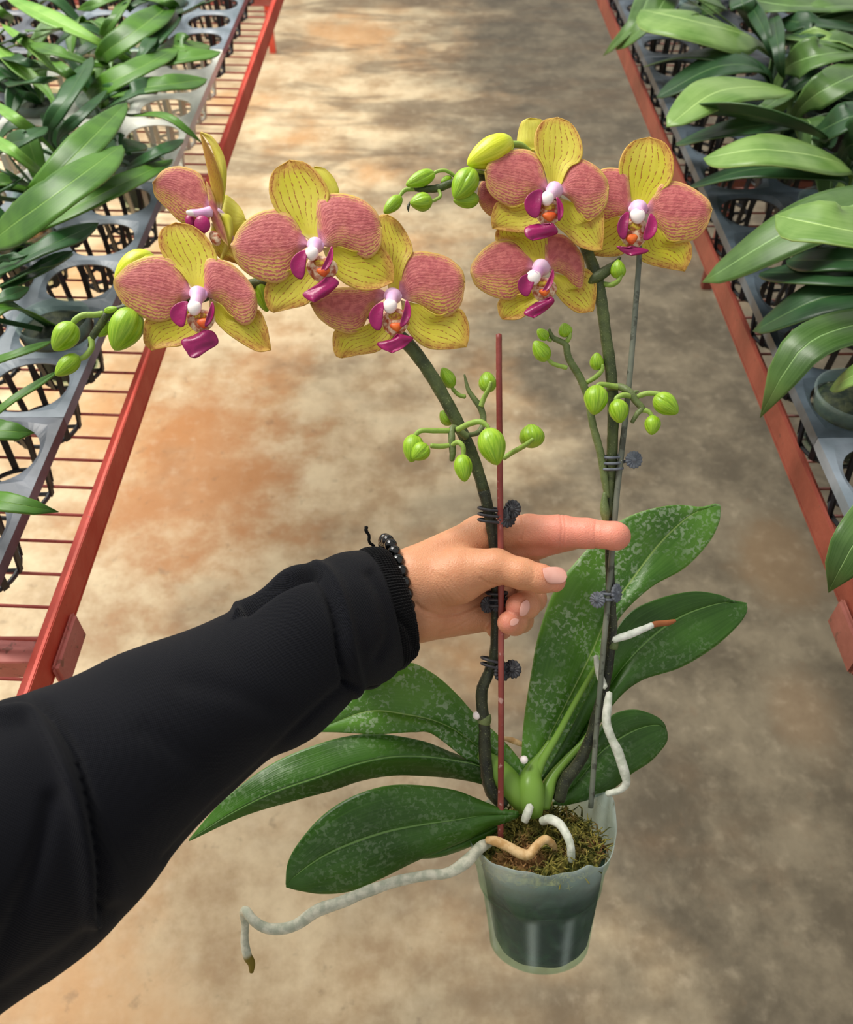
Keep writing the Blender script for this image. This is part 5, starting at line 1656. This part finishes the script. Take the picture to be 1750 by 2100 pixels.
# ---- sleeve
def tube_sections(name, secs, mat, parent, n=220, seg=260, creases=(), ridges=(), wr=1.0, capd=None, th=.0015, ribs=0):
    """secs: (Tx,Ty,Bx,By,depth centre,depth radius px, front shift x,y)"""
    A = crom(secs, n)
    ph = np.linspace(0, 2 * np.pi, seg + 1)
    C = (A[:, 0:2] + A[:, 2:4]) / 2
    Hh = (A[:, 0:2] - A[:, 2:4]) / 2
    c, s = np.cos(ph), np.sin(ph)
    XY = C[:, None] + Hh[:, None] * c[None, :, None] + A[:, 6:8][:, None] * s[None, :, None]
    Zd = A[:, 4][:, None] - (A[:, 5][:, None] * s[None]) * A[:, 4][:, None] / FPX
    # normals in world
    G = px_grid(XY[..., 0], XY[..., 1], Zd)
    du = np.gradient(G, axis=0); dv = np.gradient(G, axis=1)
    Nn = np.cross(du, dv); Nn /= np.linalg.norm(Nn, axis=-1)[..., None] + 1e-12
    cen = G[:, :-1].mean(1)[:, None]
    sgn = np.sign(((G - cen) * Nn).sum(-1)); Nn *= sgn[..., None]
    disp = np.zeros(G.shape[:2])
    fr = np.clip(s * 3 + 0.6, 0, 1)[None]
    Vp = XY.reshape(-1, 2)
    for poly, dep, wid, *side in creases:
        Ap = crom(poly, 40)
        best = np.full(len(Vp), 1e9); sg = np.zeros(len(Vp))
        for a, b in zip(Ap, Ap[1:]):
            ba = b - a
            t = np.clip(((Vp - a) @ ba) / (ba @ ba + 1e-9), 0, 1)
            q = Vp - a - t[:, None] * ba
            dd_ = np.hypot(q[:, 0], q[:, 1])
            sd = np.sign(ba[0] * q[:, 1] - ba[1] * q[:, 0])
            up = dd_ < best
            best[up] = dd_[up]; sg[up] = sd[up]
        best = best.reshape(G.shape[:2]); sg = sg.reshape(G.shape[:2])
        x = best * sg
        f = -np.exp(-(best / wid) ** 2)
        if side:   # cloth rolls over on one side of the crease
            x2 = x * side[0]
            f = f + np.where(x2 > 0, 0.95 * np.exp(-((x2 - wid * 1.7) / (wid * 1.5)) ** 2), 0)
        disp += dep * f * fr
    nz = np.zeros(G.shape[:2])
    for i in range(G.shape[0]):
        for j in range(seg):
            g = G[i, j]
            nz[i, j] = mnoise.noise(Vector((g[0] * 16, g[1] * 16, g[2] * 16))) + 0.35 * mnoise.noise(Vector((g[0] * 45, g[1] * 45, g[2] * 45)))
    nz[:, -1] = nz[:, 0]
    disp += 0.0011 * wr * nz
    if ribs:
        disp += 0.00035 * np.cos(ph * ribs)[None] 
    G = G + Nn * disp[..., None]
    arc = np.cumsum(np.linalg.norm(np.diff(G[:, seg // 4], axis=0, prepend=G[:1, seg // 4]), axis=1))
    uv = np.stack([np.broadcast_to(ph[None] * 0.045, G.shape[:2]), np.broadcast_to(arc[:, None], G.shape[:2])], -1)
    o = grid_mesh(name, G, uv * 6, mat, parent)
    solid(o, th, -1)
    return o

secs = [
    (-420, 1640, -200, 2225, .405, 250, 0, 0),
    (-250, 1560, -60, 2125, .415, 240, 0, 0),
    (-100, 1480, 50, 2048, .425, 225, 0, 0),
    (-10, 1434, 185, 1950, .432, 210, 0, 0),
    (60, 1416, 290, 1838, .44, 195, 0, 0),
    (160, 1382, 375, 1732, .450, 180, 0, 0),
    (250, 1341, 462, 1641, .462, 160, 0, 0),
    (360, 1304, 548, 1563, .476, 150, 0, 0),
    (450, 1265, 612, 1530, .489, 140, 4, 4),
    (520, 1226, 660, 1498, .500, 132, 8, 6),
    (590, 1177, 706, 1450, .512, 126, 12, 8),
    (640, 1163, 742, 1412, .522, 120, 16, 8),
    (690, 1138, 782, 1400, .534, 116, 18, 6),
    (735, 1130, 806, 1384, .545, 112, 20, 4),
    (762, 1134, 822, 1366, .552, 100, 20, 2),
]
cre = [
    ([(-20, 1446), (60, 1436), (108, 1470), (150, 1545), (182, 1650), (203, 1770), (205, 1870)], .0055, 13, 1),
    ([(105, 1640), (80, 1750), (40, 1860), (-10, 1990)], .0030, 20),
    ([(235, 1870), (170, 1930), (90, 1990), (0, 2050)], .0028, 18),
    ([(505, 1252), (570, 1205), (640, 1180), (668, 1200), (692, 1270), (702, 1340), (716, 1402)], .0050, 9, -1),
    ([(715, 1402), (650, 1455), (560, 1545), (440, 1655), (340, 1760)], .0022, 9),
    ([(760, 1180), (790, 1240), (800, 1300), (776, 1350)], .0022, 12),
    ([(380, 1400), (480, 1420), (560, 1460)], .0012, 26),
    ([(300, 1500), (400, 1560), (430, 1600)], .0012, 26),
]
sl_o = tube_sections('sleeve', secs, M['sleeve'], PER, creases=cre, wr=1.2)
sl_o['label'] = 'loose black knitted sleeve with deep folds'
csec = [
    (728, 1140, 798, 1378, .546, 104, 20, 2),
    (745, 1126, 812, 1372, .552, 104, 24, 0),
    (768, 1122, 832, 1362, .557, 104, 26, 0),
    (786, 1126, 848, 1350, .562, 100, 27, 0),
    (789, 1132, 850, 1344, .563, 94, 26, 0),
    (780, 1140, 842, 1338, .561, 88, 22, 0),
]
cu = tube_sections('cuff', csec, M['cuff'], sl_o, n=40, seg=720, wr=.5, ribs=120, creases=[([(812, 1262), (838, 1290), (852, 1330)], .002, 7)])
# bunched cloth under the wrist
for (x, y, rx, ry, dz, dp) in ((768, 1390, 32, 22, .012, .560), (822, 1352, 30, 24, .012, .566), (800, 1372, 20, 18, .010, .563)):
    bm = bmesh.new()
    bmesh.ops.create_uvsphere(bm, u_segments=32, v_segments=20, radius=1.0)
    O = P(x, y, dp); s = dp / FPX
    for v in bm.verts:
        q = v.co.copy()
        k = 1 + .12 * mnoise.noise(q * 1.6 + Vector((x, y, 0)))
        v.co = O + (RT * (q.x * rx * .92 + q.y * rx * .2) + UP * (q.y * ry + q.x * ry * .3)) * s * k + FW * q.z * dz
    link('cloth_fold', bm, M['sleeve'], sl_o)

# ---- bracelet
BR = thing('bracelet', 'black glossy bead bracelet around the wrist at the cuff edge', 'bracelet', P(830, 1200, .56))
NB = 26
pts = []
for k in range(NB):
    a = 2 * math.pi * k / NB
    yy = 1206 - 100 * math.cos(a)
    x = 790 + 44 * (yy - 1106) / 200 + 20 * max(0, math.sin(a)) - 10 * max(0, -math.sin(a))
    z = DREF - .002 - (84 * math.sin(a)) / KPM + .012
    pts.append((x, yy, z))
    bm = bmesh.new()
    ellipsoid(bm, Matrix.Translation(P(x, yy, z)) @ Matrix.Scale(13.2 * DREF / FPX, 4), 24, 16)
    link('bead', bm, M['bead'], BR)
link('cord', tube_bm([(P(*p), .0006) for p in pts + pts[:1]], seg=6, n=120, cap=False), M['cord'], BR)
link('cord', tpx([(768, 1120, .57, 3), (758, 1112, .568, 3.2), (757, 1098, .567, 3.2), (751, 1088, .566, 3.6), (752, 1080, .566, 4)], 20, 8, .2), M['cord'], BR)

scene.frame_set(1)
